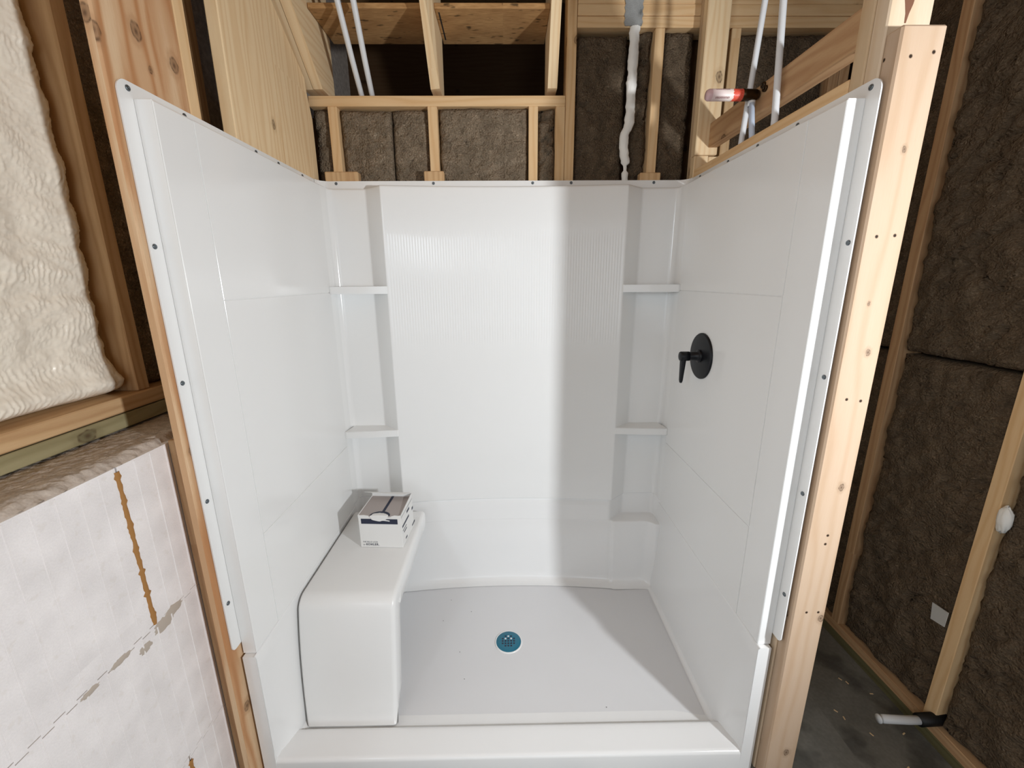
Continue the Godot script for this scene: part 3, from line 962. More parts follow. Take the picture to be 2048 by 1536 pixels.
func back_depth(x: float) -> float:
	var a := absf(x)
	if a < 0.484:
		return 0.056 + 0.030 * pow(a / 0.485, 2.0)
	if a < 0.562:
		return lerpf(0.086, 0.019, (a - 0.484) / 0.078)
	if a < 0.694:
		return 0.018
	if a < 0.7165:
		return 0.0418 - sqrt(maxf(0.0, 0.0235 * 0.0235 - (a - 0.694) * (a - 0.694)))
	return lerpf(0.0355, 0.10, (a - 0.7165) / 0.006)

func side_x(y: float, z: float) -> float:
	var t := clampf((y - 0.045) / 0.418, 0.0, 1.0)
	t = 1.0 - pow(1.0 - t, 1.8)
	return lerpf(lerpf(0.686, 0.72, t), 0.7165, smoothstep(0.795, 0.885, z))

func build_shower_base() -> void:
	var B := thing("shower_tray", "glossy white moulded shower base with a raised threshold and rear ledge", "shower base", Vector3(0, 0.001, 0.456))
	var st: SurfaceTool
	# floor, falling to the drain in four shallow planes
	st = smooth()
	var fl := func(u: float, v: float) -> Vector3:
		var x := lerpf(-0.715, 0.715, u)
		var z := lerpf(0.87, 0.06, v)
		var dz := (z - 0.433) / 0.36
		return Vector3(x, 0.0295 + 0.0115 * clampf(maxf(absf(x) / 0.66, absf(dz)) - 0.08, 0.0, 0.92), z)
	grid(st, 72, 48, fl)
	put("floor_pan", st, M.shaded_tray_floor, B)
	# side walls of the tray
	for s in [-1.0, 1.0]:
		st = smooth()
		var rows := []
		var zs := []
		for i in 30:
			zs.append(lerpf(0.015, 0.8925, i / 29.0))
		for z in zs:
			var row := PackedVector3Array()
			var xb := side_x(0.045, z)
			for p in arc(Vector2(xb - 0.014, 0.0550), 0.014, 270, 360, 8):
				row.append(Vector3(s * (p.x + (0.0035 if p.y > 0.05 else 0.0)), p.y, z))
			for k in 9:
				var y := lerpf(0.11, 0.458, k / 8.0)
				row.append(Vector3(s * side_x(y, z), y, z))
			row.append(Vector3(s * 0.7201, 0.4646, z))
			row.append(Vector3(s * 0.723, 0.4650, z))
			rows.append(row)
		strip_rows(st, rows, null, s > 0)
		put("side_wall", st, M.acrylic_base, B)
		# upright front end and outer faces
		st = flat()
		var poly := PackedVector2Array()     # (x, y)
		for k in 12:
			var y := lerpf(0.0, 0.4585, k / 11.0)
			poly.append(Vector2(s * (side_x(maxf(y, 0.045), 0.8925) + 0.0006), y))
		poly.append(Vector2(s * 0.7225, 0.4638))
		poly.append(Vector2(s * 0.7545, 0.4638))
		poly.append(Vector2(s * 0.7545, 0.0))
		prism(st, poly, 2, 0.872, 0.893)
		box(st, Vector3(minf(s * 0.7235, s * 0.757), 0.0, 0.0), Vector3(maxf(s * 0.7235, s * 0.757), 0.4638, 0.872), 0.001)
		put("front_upright", st, M.acrylic_base, B)
	# threshold
	st = smooth()
	var prof := [Vector2(0.735, 0.0385), Vector2(0.760, 0.0405), Vector2(0.776, 0.0425), Vector2(0.787, 0.0475), Vector2(0.7925, 0.0550), Vector2(0.7955, 0.0640), Vector2(0.7970, 0.0685), Vector2(0.8010, 0.0715), Vector2(0.8070, 0.0725)]
	for i in 7:
		prof.append(Vector2(lerpf(0.820, 0.873, i / 6.0), lerpf(0.0725, 0.0712, i / 6.0)))
	for p in arc(Vector2(0.8795, 0.0585), 0.0128, 88, 2, 9):
		prof.append(p)
	prof.append(Vector2(0.8928, 0.035))
	prof.append(Vector2(0.8928, 0.0))
	var trows := []
	for i in 25:
		var row := PackedVector3Array()
		for p in prof:
			row.append(Vector3(lerpf(-0.73, 0.73, i / 24.0), p.y, p.x))
		trows.append(row)
	strip_rows(st, trows, null, false)
	put("threshold", st, M.acrylic_base, B)
	# back: low upstand, ledge, and apron down to the floor
	st = smooth()
	var xs := []
	for i in 181:
		xs.append(lerpf(-0.722, 0.722, i / 180.0))
	var brows := []
	for x in xs:
		var d := back_depth(x) - 0.0055
		var a := absf(x)
		var f0 := 0.0885
		if a < 0.50:
			f0 = maxf(back_depth(minf(a, 0.483)) - 0.004, d + 0.001)
		if a > 0.64:
			f0 = lerpf(0.0885, 0.12, pow(clampf((a - 0.64) / 0.06, 0.0, 1.0), 2.5))
		f0 = maxf(f0, d + 0.0015)
		var row := PackedVector3Array()
		row.append(Vector3(x, 0.4842, minf(0.004, d - 0.006)))
		row.append(Vector3(x, 0.484, d - 0.0006))
		row.append(Vector3(x, 0.4832, d))
		row.append(Vector3(x, 0.44, d))
		row.append(Vector3(x, 0.380, d))
		row.append(Vector3(x, 0.3735, d + minf(0.002, (f0 - d) * 0.3)))
		row.append(Vector3(x, 0.3715, d + minf(0.008, (f0 - d) * 0.45)))
		row.append(Vector3(x, 0.3700, f0 - minf(0.005, (f0 - d) * 0.3)))
		row.append(Vector3(x, 0.3685, f0 - 0.0012))
		row.append(Vector3(x, 0.3640, f0))
		row.append(Vector3(x, 0.25, f0 + 0.009))
		row.append(Vector3(x, 0.105, f0 + 0.0185))
		for p in arc(Vector2(f0 + 0.064, 0.0850), 0.0445, 180, 268, 8):
			row.append(Vector3(x, p.y, p.x))
		brows.append(row)
	strip_rows(st, brows, null, true)
	put("rear_ledge", st, M.acrylic_base, B)

func screw(parent: Node, at: Vector3, axis: Vector3) -> void:
	var st := smooth()
	lathe(st, at, axis, [Vector2(0.0058, 0.0), Vector2(0.0058, 0.0012), Vector2(0.0048, 0.0024), Vector2(0.0026, 0.0031), Vector2(0.0019, 0.0022), Vector2(0.0, 0.0018)], 16)
	put("screw", st, M.steel, parent)

func build_shower_walls() -> void:
	var st: SurfaceTool
	for s in [-1.0, 1.0]:
		var P := thing("shower_wall_panel", "white glossy shower side panel in %s" % ("full light, on the foam wall side" if s < 0 else "shade, carrying the black valve"), "shower wall", Vector3(s * 0.74, 0.4655, 0.45), "shower wall panels")
		var bx := func(st_: SurfaceTool, a: float, b: float, y0: float, y1: float, z0: float, z1: float, bev: float) -> void:
			box(st_, Vector3(minf(s * a, s * b), y0, z0), Vector3(maxf(s * a, s * b), y1, z1), bev)
		st = flat()
		bx.call(st, 0.7222, 0.7591, 0.4655, 1.8615, 0.015, 0.8802, 0.0012)
		put("shell", st, M.acrylic, P)
		for fd in [[1.4510, 1.8590, 0.0935, 0.7640], [0.7763, 1.4490, 0.0935, 0.7640], [0.4656, 0.7743, 0.0935, 0.7640], [0.4672, 1.8590, 0.7658, 0.8806]]:
			st = flat()
			bx.call(st, 0.7200, 0.7235, fd[0], fd[1], fd[2], fd[3], 0.0007 if fd[2] < 0.5 else 0.003)
			put("face_panel", st, M.acrylic, P)
		# nailing flange round the top and front edge
		st = flat()
		var poly := PackedVector2Array()     # (y, z)
		poly.append(Vector2(0.505, 0.868))
		poly.append(Vector2(1.862, 0.868))
		poly.append(Vector2(1.862, 0.040))
		poly.append(Vector2(1.891, 0.040))
		for p in arc(Vector2(1.866, 0.890), 0.025, 0, 90, 10):
			poly.append(p)
		for p in arc(Vector2(0.519, 0.901), 0.014, 90, 180, 6):
			poly.append(p)
		prism(st, poly, 0, minf(s * 0.7592, s * 0.7625), maxf(s * 0.7592, s * 0.7625))
		var fl := put("flange", st, M.acrylic, P)
		var ax := Vector3(-s, 0, 0)
		var pos := [[1.877, 0.889], [1.571, 0.902], [1.266, 0.902], [0.958, 0.900], [0.652, 0.899], [1.879, 0.735 if s < 0 else 0.665], [1.880, 0.442 if s < 0 else 0.489], [1.880, 0.312 if s < 0 else 0.318], [1.880, 0.143 if s < 0 else 0.108]]
		for p in pos:
			screw(fl, Vector3(s * 0.7592, p[0], p[1]), ax)
	# ---- back panel
	var K := thing("shower_wall_panel", "white glossy shower back panel with four corner shelves and a ribbed middle", "shower wall", Vector3(0, 0.478, 0.02), "shower wall panels")
	st = smooth()
	var cols := back_columns()
	var ys := [0.4790, 0.4793, 0.4815, 0.4850, 0.80, 1.10, 1.215, 1.235, 1.26, 1.45, 1.66, 1.685, 1.70, 1.80, 1.8500, 1.8560, 1.8590, 1.8602]
	var rows := []
	for j in ys.size():
		var y: float = ys[j]
		var row := PackedVector3Array()
		var env := smoothstep(1.22, 1.26, y) * (1.0 - smoothstep(1.66, 1.70, y))
		var back: float = [0.008, 0.003, 0.0006][j] if j < 3 else ([0.0006, 0.003, 0.007][j - ys.size() + 3] if j > ys.size() - 4 else 0.0)
		for p in cols:
			var z: float = p.y - back
			if absf(p.x) < 0.478:
				z += 0.00055 * env * cos(p.x * TAU / 0.01118)
			row.append(Vector3(p.x, y, z))
		rows.append(row)
	var cap := PackedVector3Array()
	for p in cols:
		cap.append(Vector3(p.x, 1.8610, 0.006))
	rows.append(cap)
	var foot := PackedVector3Array()
	for p in cols:
		foot.append(Vector3(p.x, 0.4788, 0.006))
	rows.push_front(foot)
	strip_rows(st, rows)
	put("moulded_face", st, M.acrylic, K)
	# flange with rounded inner corners
	st = flat()
	var outer := []
	for p in arc(Vector2(0.0445, -0.7135), 0.044, 268, 180, 8):
		outer.append(p)
	for p in arc(Vector2(0.0445, 0.7135), 0.044, 180, 92, 8):
		outer.append(p)
	var poly2 := PackedVector2Array()
	for p in outer:
		poly2.append(p)
	outer.reverse()
	for p in outer:
		var c := Vector2(0.0445, clampf(p.y, -0.7135, 0.7135))
		poly2.append(c + (p - c) * (0.0405 / 0.044))
	prism(st, poly2, 1, 1.861, 1.8905)
	var kf := put("flange", st, M.acrylic, K)
	for x in [-0.687, -0.291, 0.115, 0.273, 0.614]:
		screw(kf, Vector3(x, 1.8815, 0.0038), Vector3(0, 0, 1))
	# corner shelves
	for y in [0.8145, 1.4435]:
		for s in [-1.0, 1.0]:
			var pl := PackedVector2Array([Vector2(0.0155, s * 0.705), Vector2(0.0155, s * 0.56), Vector2(0.083, s * 0.4855), Vector2(0.0885, s * 0.491), Vector2(0.101, s * 0.60), Vector2(0.109, s * 0.712), Vector2(0.107, s * 0.7195)])
			st = flat()
			var q := PackedVector2Array()
			for p in pl:
				q.append(Vector2(p.x - (0.002 if p.x > 0.05 else 0.0), p.y))
			prism(st, pl, 1, y + 0.002, y + 0.0285)
			prism(st, q, 1, y, y + 0.0305)
			put("shelf", st, M.acrylic, K)

func build_seat() -> void:
	org = Vector3(-0.54, 0.042, 0.45)
	var st := smooth()
	var path := []     # (z, y, normal angle)
	for z in [0.118, 0.2, 0.3, 0.4, 0.5, 0.58, 0.62]:
		path.append([Vector2(z, 0.455), Vector2(0, 1)])
	for i in 10:
		var t := deg_to_rad(lerpf(82.0, 18.5, i / 9.0))
		path.append([Vector2(0.62, 0.40) + Vector2(cos(t), sin(t)) * 0.055, Vector2(cos(t), sin(t))])
	for i in range(1, 9):
		var k := i / 8.0
		path.append([Vector2(lerpf(0.6722, 0.7730, k), lerpf(0.4175, 0.0470, k)), Vector2(0.948, 0.317)])
	var rings := []
	for i in path.size():
		var p: Vector2 = path[i][0]
		var n: Vector2 = path[i][1]
		var left := -(side_x(p.y, 0.5) - 0.007)
		var right := lerpf(-0.379, -0.386, clampf((p.y - 0.07) / 0.35, 0.0, 1.0))
		var d := 0.082
		if p.y < 0.14 and n.x > 0.5:
			d = lerpf(0.005, 0.082, clampf((p.y - 0.042) / 0.094, 0.0, 1.0))
		var row := PackedVector3Array()
		var ring := [Vector2(left + 0.004, -d), Vector2(left, -d * 0.5), Vector2(left, -0.012)]
		for q in arc(Vector2(left + 0.010, -0.010), 0.010, 180, 90, 5):
			ring.append(q)
		for m in range(1, 6):
			ring.append(Vector2(lerpf(left + 0.010, right - 0.016, m / 6.0), 0.0))
		for q in arc(Vector2(right - 0.016, -0.016), 0.016, 90, 0, 7):
			ring.append(q)
		ring.append(Vector2(right, -d * 0.5))
		ring.append(Vector2(right - 0.002, -d + 0.004))
		ring.append(Vector2(right - 0.006, -d))
		ring.append(ring[0])
		for q in ring:
			var w: Vector2 = p + n * q.y
			row.append(Vector3(q.x, w.y, w.x))
		rings.append(row)
	strip_rows(st, rings, null, true)
	for e in [0, rings.size() - 1]:
		var r: PackedVector3Array = rings[e]
		var c := Vector3.ZERO
		for k in r.size() - 1:
			c += r[k] / (r.size() - 1)
		for k in r.size() - 1:
			if e == 0:
				tri(st, c, r[k + 1], r[k])
			else:
				tri(st, c, r[k], r[k + 1])
	tag(put("bench", st, M.seat, self), "white moulded bench seat with a waterfall front, under the small carton", "seat")

func build_drain() -> void:
	var c := Vector3(-0.002, 0.0302, 0.433)
	var D := thing("shower_drain", "round floor drain covered by blue film, set in the shower floor", "drain", c)
	var st := smooth()
	lathe(st, c, Vector3.UP, [Vector2(0.0575, -0.002), Vector2(0.0570, 0.0012), Vector2(0.0545, 0.0030), Vector2(0.0520, 0.0030), Vector2(0.0515, 0.0018)], 48)
	put("rim", st, M.acrylic_base, D)
	st = smooth()
	lathe(st, c, Vector3.UP, [Vector2(0.0525, 0.0020), Vector2(0.0505, 0.0032), Vector2(0.030, 0.0036), Vector2(0, 0.0036)], 48)
	var bf := put("blue_film", st, M.film, D)
	for i in range(-2, 3):
		for j in range(-2, 3):
			if absi(i) == 2 and absi(j) == 2:
				continue
			st = flat()
			var x := c.x + i * 0.0118 - 0.001
			var z := c.z + j * 0.0118 - 0.002
			box(st, Vector3(x - 0.0036, c.y + 0.0032, z - 0.0036), Vector3(x + 0.0036, c.y + 0.0041, z + 0.0036), 0.0004)
			put("slot", st, M.navy if j >= 0 or (i + j) % 2 else M.pex, bf)  # white squares in the far rows are glints painted on the film

func build_valve() -> void:
	var c := Vector3(0.7199, 1.2195, 0.3555)
	var V := thing("shower_valve", "matte black round shower valve plate with a lever handle", "shower valve", c)
	var ax := Vector3(-1, 0, 0)
	var st := smooth()
	lathe(st, c, ax, [Vector2(0.0845, 0.0), Vector2(0.0845, 0.0045), Vector2(0.0825, 0.0072), Vector2(0.079, 0.0080), Vector2(0.03, 0.0086), Vector2(0, 0.0086)], 64)
	put("escutcheon", st, M.black, V)
	st = smooth()
	lathe(st, c, ax, [Vector2(0.0235, 0.008), Vector2(0.0235, 0.014), Vector2(0.0205, 0.0165), Vector2(0.0165, 0.017), Vector2(0.0165, 0.048)], 32)
	put("stem", st, M.black, V)
	st = smooth()
	lathe(st, c, ax, [Vector2(0.0160, 0.0478), Vector2(0.0175, 0.0486), Vector2(0.0175, 0.0775), Vector2(0.0162, 0.0800), Vector2(0.0, 0.0808)], 32)
	var hub := put("handle", st, M.black, V)
	st = smooth()
	var rows := []
	for j in 13:
		var k := j / 12.0
		var y := c.y + 0.004 - 0.104 * k
		var w := lerpf(0.0150, 0.0092, k)
		var dt := lerpf(0.0135, 0.0070, k)
		var xc := c.x - 0.0672 - 0.002 * k
		if j == 12:
			w *= 0.7
			dt *= 0.7
		var row := PackedVector3Array()
		for i in 17:
			var t := TAU * i / 16.0
			var cx := signf(cos(t)) * pow(absf(cos(t)), 0.6)
			var cz := signf(sin(t)) * pow(absf(sin(t)), 0.6)
			row.append(Vector3(xc + cx * dt * 0.5 * 1.4, y, c.z + cz * w))
		rows.append(row)
	strip_rows(st, rows)
	var last: PackedVector3Array = rows[12]
	var cc := Vector3(c.x - 0.0692, c.y - 0.101, c.z)
	for i in 16:
		tri(st, cc, last[i], last[i + 1])
	put("lever", st, M.black, hub)

func letters(parent: Node, called: String, text: String, at: Vector3, height: float, bold: bool, mat: Material, width := 0.0) -> void:
	var tm := TextMesh.new()
	var f := SystemFont.new()
	f.font_names = PackedStringArray(["Droid Sans"])
	if bold:
		f.font_weight = 700
	tm.font = f
	tm.text = text
	tm.font_size = 64
	tm.pixel_size = 0.001
	tm.depth = 0.01
	tm.horizontal_alignment = HORIZONTAL_ALIGNMENT_LEFT
	tm.vertical_alignment = VERTICAL_ALIGNMENT_BOTTOM
	var mi := MeshInstance3D.new()
	mi.name = called
	mi.mesh = tm
	mi.material_override = mat
	var bb := tm.get_aabb()
	var sc := height / maxf(bb.size.y, 0.001)
	var sx := sc if width <= 0.0 else width / maxf(bb.size.x, 0.001)
	mi.scale = Vector3(sx, sc, 0.03)
	mi.position = at - Vector3(bb.position.x * sx, bb.position.y * sc, 0)
	parent.add_child(mi, true)

func build_carton() -> void:
	var o := thing("carton", "small white carton with navy print and torn flaps on the seat", "box", Vector3(-0.502, 0.4558, 0.307))
	o.rotation.y = deg_to_rad(-3.3)
	org = Vector3.ZERO
	var w := 0.086
	var d := 0.079
	var st := flat()
	box(st, Vector3(-w, 0.0, -d), Vector3(w, 0.1365, d), 0.0012)
	# thin walls standing proud of the sunk top
	box(st, Vector3(-w, 0.130, -d), Vector3(-w + 0.0014, 0.1445, d), 0.0003)
	prism(st, PackedVector2Array([Vector2(0.130, -d), Vector2(0.130, d), Vector2(0.1455, d), Vector2(0.1575, -d)]), 0, w - 0.0014, w)
	box(st, Vector3(-w, 0.130, -d), Vector3(w, 0.1570, -d + 0.0014), 0.0003)
	var body := put("body", st, M.card, o)
	st = flat()
	# ragged front rim with a gap for the torn tab
	var rim := PackedVector2Array([Vector2(-w, 0.13), Vector2(-0.042, 0.13), Vector2(-0.040, 0.137), Vector2(-0.046, 0.1415), Vector2(-0.062, 0.1438), Vector2(-0.078, 0.1430), Vector2(-w, 0.1448)])
	prism(st, rim, 2, d - 0.0014, d + 0.0003)
	put("front_rim", st, M.card, o)
	st = flat()
	rim = PackedVector2Array([Vector2(0.042, 0.13), Vector2(w, 0.13), Vector2(w, 0.1452), Vector2(0.074, 0.1430), Vector2(0.060, 0.1442), Vector2(0.048, 0.1400), Vector2(0.041, 0.136)])
	prism(st, rim, 2, d - 0.0014, d + 0.0003)
	put("front_rim", st, M.card, o)
	st = flat()
	box(st, Vector3(-w + 0.0016, 0.1366, -d + 0.001), Vector3(w - 0.0016, 0.1410, d - 0.0018), 0.0006)
	var tf := put("top_flap", st, M.card_shaded, o, "sunk top flap, greyed for its shade")
	st = flat()
	box(st, Vector3(-0.0005, 0.1409, -d + 0.002), Vector3(0.0105, 0.1414, 0.048), 0.0001)
	put("stripe", st, M.navy, tf)
	# dark ring behind the torn tab
	st = flat()
	var ringp := PackedVector2Array()    # (z, x) for axis y
	for p in arc(Vector2(0.080, 0.0), 1.0, 180, 360, 16):
		pass
	for i in 17:
		var t := PI * i / 16.0
		ringp.append(Vector2(0.077 - 0.033 * sin(t), -cos(t) * 0.041))
	prism(st, ringp, 1, 0.1409, 0.1413)
	put("torn_edge", st, M.navy, tf)
	# the torn tab itself, bent over the front edge
	st = smooth()
	var nz := noise(61, 1.0, 2)
	var tab := func(u: float, v: float) -> Vector3:
		var t := TAU * u
		var r := v * (1.0 + 0.14 * nz.get_noise_2d(cos(t) * 3.0, sin(t) * 3.0))
		var a := cos(t) * r * 0.036
		var b := sin(t) * r * 0.024 - 0.002
		# b > 0 lies back over the top, b < 0 hangs down the front
		var y := 0.1440 + minf(b, 0.0) * 0.9 + 0.0015 * (1.0 - v)
		var z := d + 0.0028 - maxf(b, 0.0) * 0.95 - minf(b, 0.0) * 0.10
		return Vector3(a, y, z)
	grid(st, 30, 6, tab)
	put("torn_tab", st, M.card, o)
	st = smooth()
	var curl := func(u: float, v: float) -> Vector3:
		return Vector3(lerpf(0.010, 0.040, u), 0.128 - 0.006 * u - 0.004 * sin(v * PI), d + 0.0006 + 0.004 * sin(v * PI * 0.9) * (1.0 - 0.7 * u))
	grid(st, 8, 5, curl)
	put("torn_sliver", st, M.card, o)
	# lid lifted at the back
	st = flat()
	hexa(st, [Vector3(-w, 0.1572, -d), Vector3(w, 0.1576, -d), Vector3(w, 0.1590, -d), Vector3(-w, 0.1586, -d)],
		[Vector3(-w - 0.026, 0.1660, -d + 0.016), Vector3(w - 0.030, 0.1630, -d + 0.030), Vector3(w - 0.030, 0.1644, -d + 0.030), Vector3(-w - 0.026, 0.1674, -d + 0.016)])
	put("lid_flap", st, M.card, o)
	# print
	st = flat()
	box(st, Vector3(-0.0755, 0.1055, d - 0.001), Vector3(0.0712, 0.1280, d + 0.0004), 0.0001)
	put("printed_band", st, M.navy, body)
	letters(body, "lettering", "KOHLER.", Vector3(-0.0630, 0.0085, d + 0.0002), 0.0098, true, M.navy, 0.052)
	letters(body, "lettering_001", "THE BOLD LOOK", Vector3(-0.0755, 0.0215, d + 0.0002), 0.0058, false, M.navy, 0.060)
	letters(body, "lettering_002", "OF", Vector3(-0.0755, 0.0085, d + 0.0002), 0.0058, false, M.navy, 0.0085)
	for b in [[0.058, 0.106, 0.066, 0.070], [0.058, 0.094, 0.052, 0.058], [0.020, 0.110, 0.082, 0.092], [0.010, 0.046, 0.110, 0.121], [0.058, 0.078, 0.012, 0.020], [-0.055, -0.014, 0.012, 0.020], [-0.040, -0.022, 0.084, 0.096]]:
		st = flat()
		box(st, Vector3(w - 0.001, b[2], minf(b[0], b[1]) - 0.04), Vector3(w + 0.0003, b[3], maxf(b[0], b[1]) - 0.04), 0.0001)
		put("printed_mark", st, M.navy, body)

func build_pipes() -> void:
	var st := smooth()
	org = Vector3(-0.574, 2.22, -0.07)
	tube(st, [Vector3(-0.572, 2.20, -0.075), Vector3(-0.578, 2.32, 0.01), Vector3(-0.584, 2.457, 0.10), Vector3(-0.59, 2.62, 0.20)], 0.0106)
	tag(put("pipe", st, M.pex, self), "white plastic pipe rising past the left stair tread, nearer the slanted string", "pipe", "plastic pipes under the stairs")
	st = smooth()
	org = Vector3(-0.53, 2.22, -0.07)
	tube(st, [Vector3(-0.531, 2.20, -0.075), Vector3(-0.530, 2.32, 0.01), Vector3(-0.5275, 2.457, 0.10), Vector3(-0.525, 2.62, 0.20)], 0.0106)
	tag(put("pipe", st, M.pex, self), "white plastic pipe under the stairs, right-hand one of the pair", "pipe", "plastic pipes under the stairs")
	st = smooth()
	org = Vector3(0.80, 1.9, 0.31)
	tube(st, [Vector3(0.795, 1.40, 0.29), Vector3(0.795, 1.93, 0.318), Vector3(0.795, 2.31, 0.365), Vector3(0.79, 2.70, 0.40)], 0.0088)
	tag(put("pipe", st, M.pex, self), "white plastic pipe passing behind the red labelled stub", "pipe", "plastic pipes beside the right partition")
	st = smooth()
	org = Vector3(0.80, 1.9, 0.48)
	tube(st, [Vector3(0.795, 1.40, 0.51), Vector3(0.795, 1.95, 0.497), Vector3(0.795, 2.27, 0.463), Vector3(0.79, 2.70, 0.42)], 0.0095)
	tag(put("pipe", st, M.pex, self), "thicker white plastic pipe crossing the slanting rail nearest the front post", "pipe", "plastic pipes beside the right partition")
	st = smooth()
	org = Vector3(0.795, 1.9, 0.355)
	tube(st, [Vector3(0.792, 1.40, 0.395), Vector3(0.790, 1.92, 0.395), Vector3(0.787, 2.035, 0.372)], 0.0088)
	tag(put("pipe", st, M.pex_blue, self), "short pale blue printed pipe feeding the dark brass elbow", "pipe", "plastic pipes beside the right partition")
	# elbow with the labelled test stub
	var y := 2.060
	var z := 0.368
	var o := thing("shower_arm_stub", "red and white labelled stub pipe on a dark brass elbow", "pipe fitting", Vector3(0.79, y, z))
	st = smooth()
	lathe(st, Vector3(0.806, y, z), Vector3(-1, 0, 0), [Vector2(0, 0), Vector2(0.013, 0.0), Vector2(0.016, 0.008), Vector2(0.017, 0.038), Vector2(0.0175, 0.040), Vector2(0.0175, 0.052), Vector2(0.015, 0.053)], 22)
	lathe(st, Vector3(0.788, y, z), Vector3(0, -1, 0), [Vector2(0.011, 0.0), Vector2(0.0115, 0.022), Vector2(0.0, 0.0225)], 18)
	var el := put("brass_elbow", st, M.brass, o)
	for k in 2:
		st = smooth()
		lathe(st, Vector3(0.811, y + (0.020 if k == 0 else 0.006), z + 0.020 + 0.012 * k), Vector3(-1, 0, 0.1), [Vector2(0.004, -0.001), Vector2(0.0092, 0.0), Vector2(0.0092, 0.006), Vector2(0.0045, 0.0065), Vector2(0.004, 0.002)], 18)
		put("mounting_ear", st, M.brass, el)
	st = smooth()
	lathe(st, Vector3(0.788, y - 0.016, z), Vector3(0, -1, 0), [Vector2(0.0095, 0), Vector2(0.0115, 0.001), Vector2(0.0115, 0.015), Vector2(0.0095, 0.016)], 18)
	put("crimp_ring", st, M.pex, o)
	var nl := noise(71, 1.0, 2)
	var lab := picture(96, 256, func(x: int, yy: int) -> Color:
		var t := yy / 256.0
		var red := Color(0.90, 0.27, 0.19)
		var wht := Color(0.97, 0.92, 0.89)
		var e := 0.30 + 0.05 * sin(x * 0.9) * nl.get_noise_2d(x * 0.2, 3.0) + 0.06 * absf(fmod(x / 96.0 * 4.0, 1.0) - 0.5)
		var c := red if t < e else wht.lerp(Color(0.90, 0.80, 0.80), clampf((t - 0.4) * 1.5, 0.0, 1.0))
		if t < e and nl.get_noise_2d(x * 0.5, yy * 0.4) > 0.25:
			c = c.lerp(Color(0.93, 0.72, 0.62), 0.7)
		if t > 0.42 and t < 0.86 and (x % 24) > 9 and (x % 24) < 15 and nl.get_noise_2d(x * 0.6, yy * 0.55) > -0.05:
			c = Color(0.52, 0.34, 0.34)
		return c)
	var lm := plain("stub_label", Color.WHITE, 0.45)
	lm.albedo_texture = lab
	lm.uv1_scale = Vector3(1, 1.0 / 0.102, 1)
	st = smooth()
	lathe(st, Vector3(0.754, y, z), Vector3(-1, 0, 0), [Vector2(0.0168, 0.0), Vector2(0.0168, 0.098)], 26)
	put("label_sleeve", st, lm, o, "red and white label printed on the stub")
	st = smooth()
	lathe(st, Vector3(0.754, y, z), Vector3(-1, 0, 0), [Vector2(0.0166, 0.096), Vector2(0.0166, 0.106), Vector2(0.0135, 0.1125), Vector2(0.0, 0.1135)], 26)
	put("end_cap", st, plain("purplish_plastic", Color(0.85, 0.71, 0.72), 0.35), o)

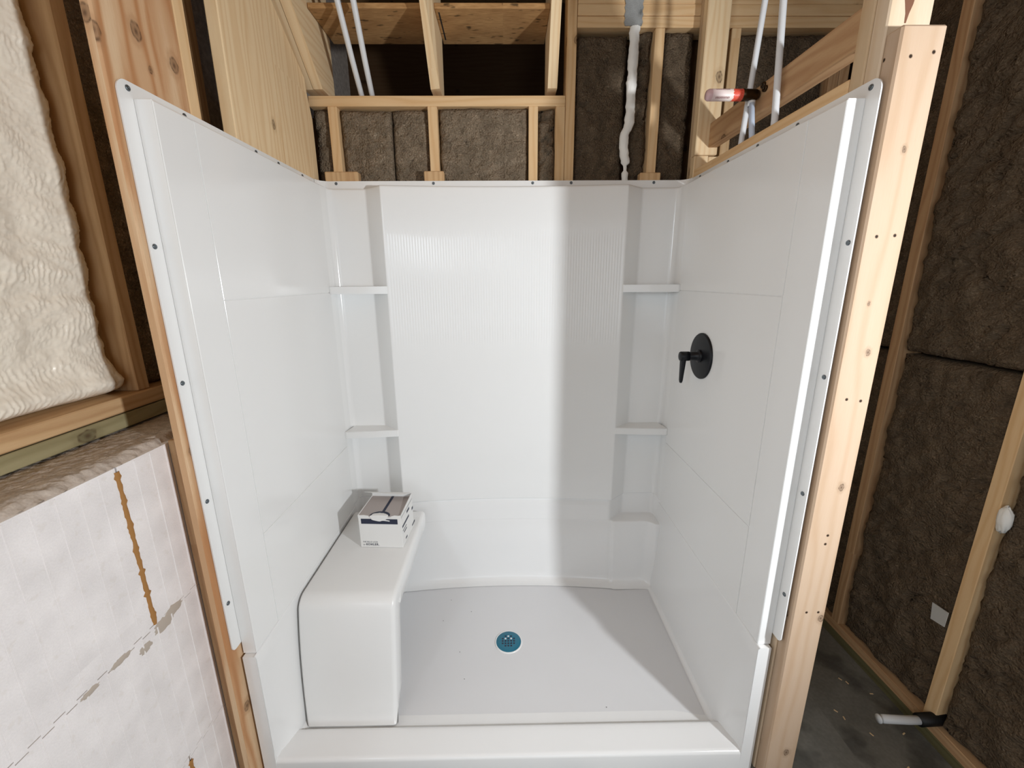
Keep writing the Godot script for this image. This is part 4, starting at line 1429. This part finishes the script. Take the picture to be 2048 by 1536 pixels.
func build_small_things() -> void:
	# capped pipe end poking out of the right wall by the floor
	var o := thing("pipe_end", "short grey capped pipe poking out low on the right wall", "pipe", Vector3(1.37, 0.09, 0.82))
	var st := smooth()
	tube(st, [Vector3(1.375, 0.088, 0.822), Vector3(1.30, 0.089, 0.821), Vector3(1.22, 0.094, 0.819)], 0.0125, 18)
	put("tube", st, M.pex, o)
	st = smooth()
	lathe(st, Vector3(1.221, 0.094, 0.819), Vector3(-1, 0.05, 0), [Vector2(0.0124, 0.0), Vector2(0.009, 0.003), Vector2(0.009, 0.009), Vector2(0.0135, 0.010), Vector2(0.0135, 0.015), Vector2(0.0, 0.016)], 18)
	put("end_cap", st, M.pex, o)
	st = smooth()
	tube(st, [Vector3(1.425, 0.098, 0.812), Vector3(1.40, 0.090, 0.820), Vector3(1.338, 0.0895, 0.8215)], 0.0195, 18)
	put("sleeve", st, M.rubber, o, "black rubber sleeve")
	# paper scrap and foam daub beside the second stud
	org = Vector3(1.388, 0.48, 0.755)
	st = flat()
	hexa(st, [Vector3(1.392, 0.405, 0.735), Vector3(1.388, 0.415, 0.780), Vector3(1.385, 0.415, 0.780), Vector3(1.389, 0.405, 0.735)],
		[Vector3(1.392, 0.462, 0.728), Vector3(1.386, 0.470, 0.782), Vector3(1.383, 0.470, 0.782), Vector3(1.389, 0.462, 0.728)])
	tag(put("paper_scrap", st, M.paper, self), "white paper scrap stuck out behind the second stud on the right wall", "paper")
	org = Vector3(1.39, 0.83, 0.84)
	st = smooth()
	var nf := noise(77, 1.0, 3)
	var fb := func(u: float, v: float) -> Vector3:
		var t := TAU * u
		var p := PI * v
		var r := 1.0 + 0.3 * nf.get_noise_3d(cos(t) * 2.0, sin(t) * 2.0, v * 3.0)
		return Vector3(1.394 - 0.012 * sin(p) * cos(t) * r, 0.835 + 0.040 * cos(p) * r, 0.838 + 0.017 * sin(p) * sin(t) * r)
	grid(st, 18, 12, fb)
	tag(put("foam_daub", st, M.bead, self), "small whitish foam daub beside the second stud on the right wall", "foam")
	# wood chips on the slab
	org = Vector3.ZERO
	var chip: MeshInstance3D = null
	var r2 := RandomNumberGenerator.new()
	r2.seed = 5
	for p in [[1.30, 0.30], [1.27, 0.60], [1.285, 0.615], [1.34, 0.66], [1.16, 0.72], [1.17, 0.745], [1.22, 0.80], [1.33, 0.80], [1.25, 0.90], [1.02, 0.70], [1.10, 0.40]]:
		if chip == null:
			st = flat()
			box(st, Vector3(-0.006, 0, -0.002), Vector3(0.006, 0.002, 0.002), 0.0006)
			chip = put("wood_chip", st, M.pine, self)
			tag(chip, "tiny pale wood chip lying on the concrete floor by the right wall", "wood chip", "wood chips on the slab")
		else:
			var c: MeshInstance3D = chip.duplicate()
			c.name = numbered("wood_chip")
			add_child(c)
			chip = c
		chip.position = Vector3(p[0], 0.0002, p[1])
		chip.rotation.y = r2.randf() * TAU
	# crumbs on the shower floor
	st = flat()
	org = Vector3(-0.1, 0.055, 0.4)
	for p in [[-0.27, 0.20], [-0.17, 0.27], [-0.29, 0.32], [-0.17, 0.60], [0.02, 0.40], [0.34, 0.72], [-0.20, 0.48]]:
		var y := 0.0297 + 0.0115 * clampf(maxf(absf(p[0]) / 0.66, absf((p[1] - 0.433) / 0.36)) - 0.08, 0.0, 0.92)
		box(st, Vector3(p[0] - 0.0011, y, p[1] - 0.0011), Vector3(p[0] + 0.0011, y + 0.0016, p[1] + 0.0011), 0.0003)
	tag(put("debris", st, M.slot, self), "few tiny dark crumbs scattered on the white shower floor", "debris", "", "stuff")
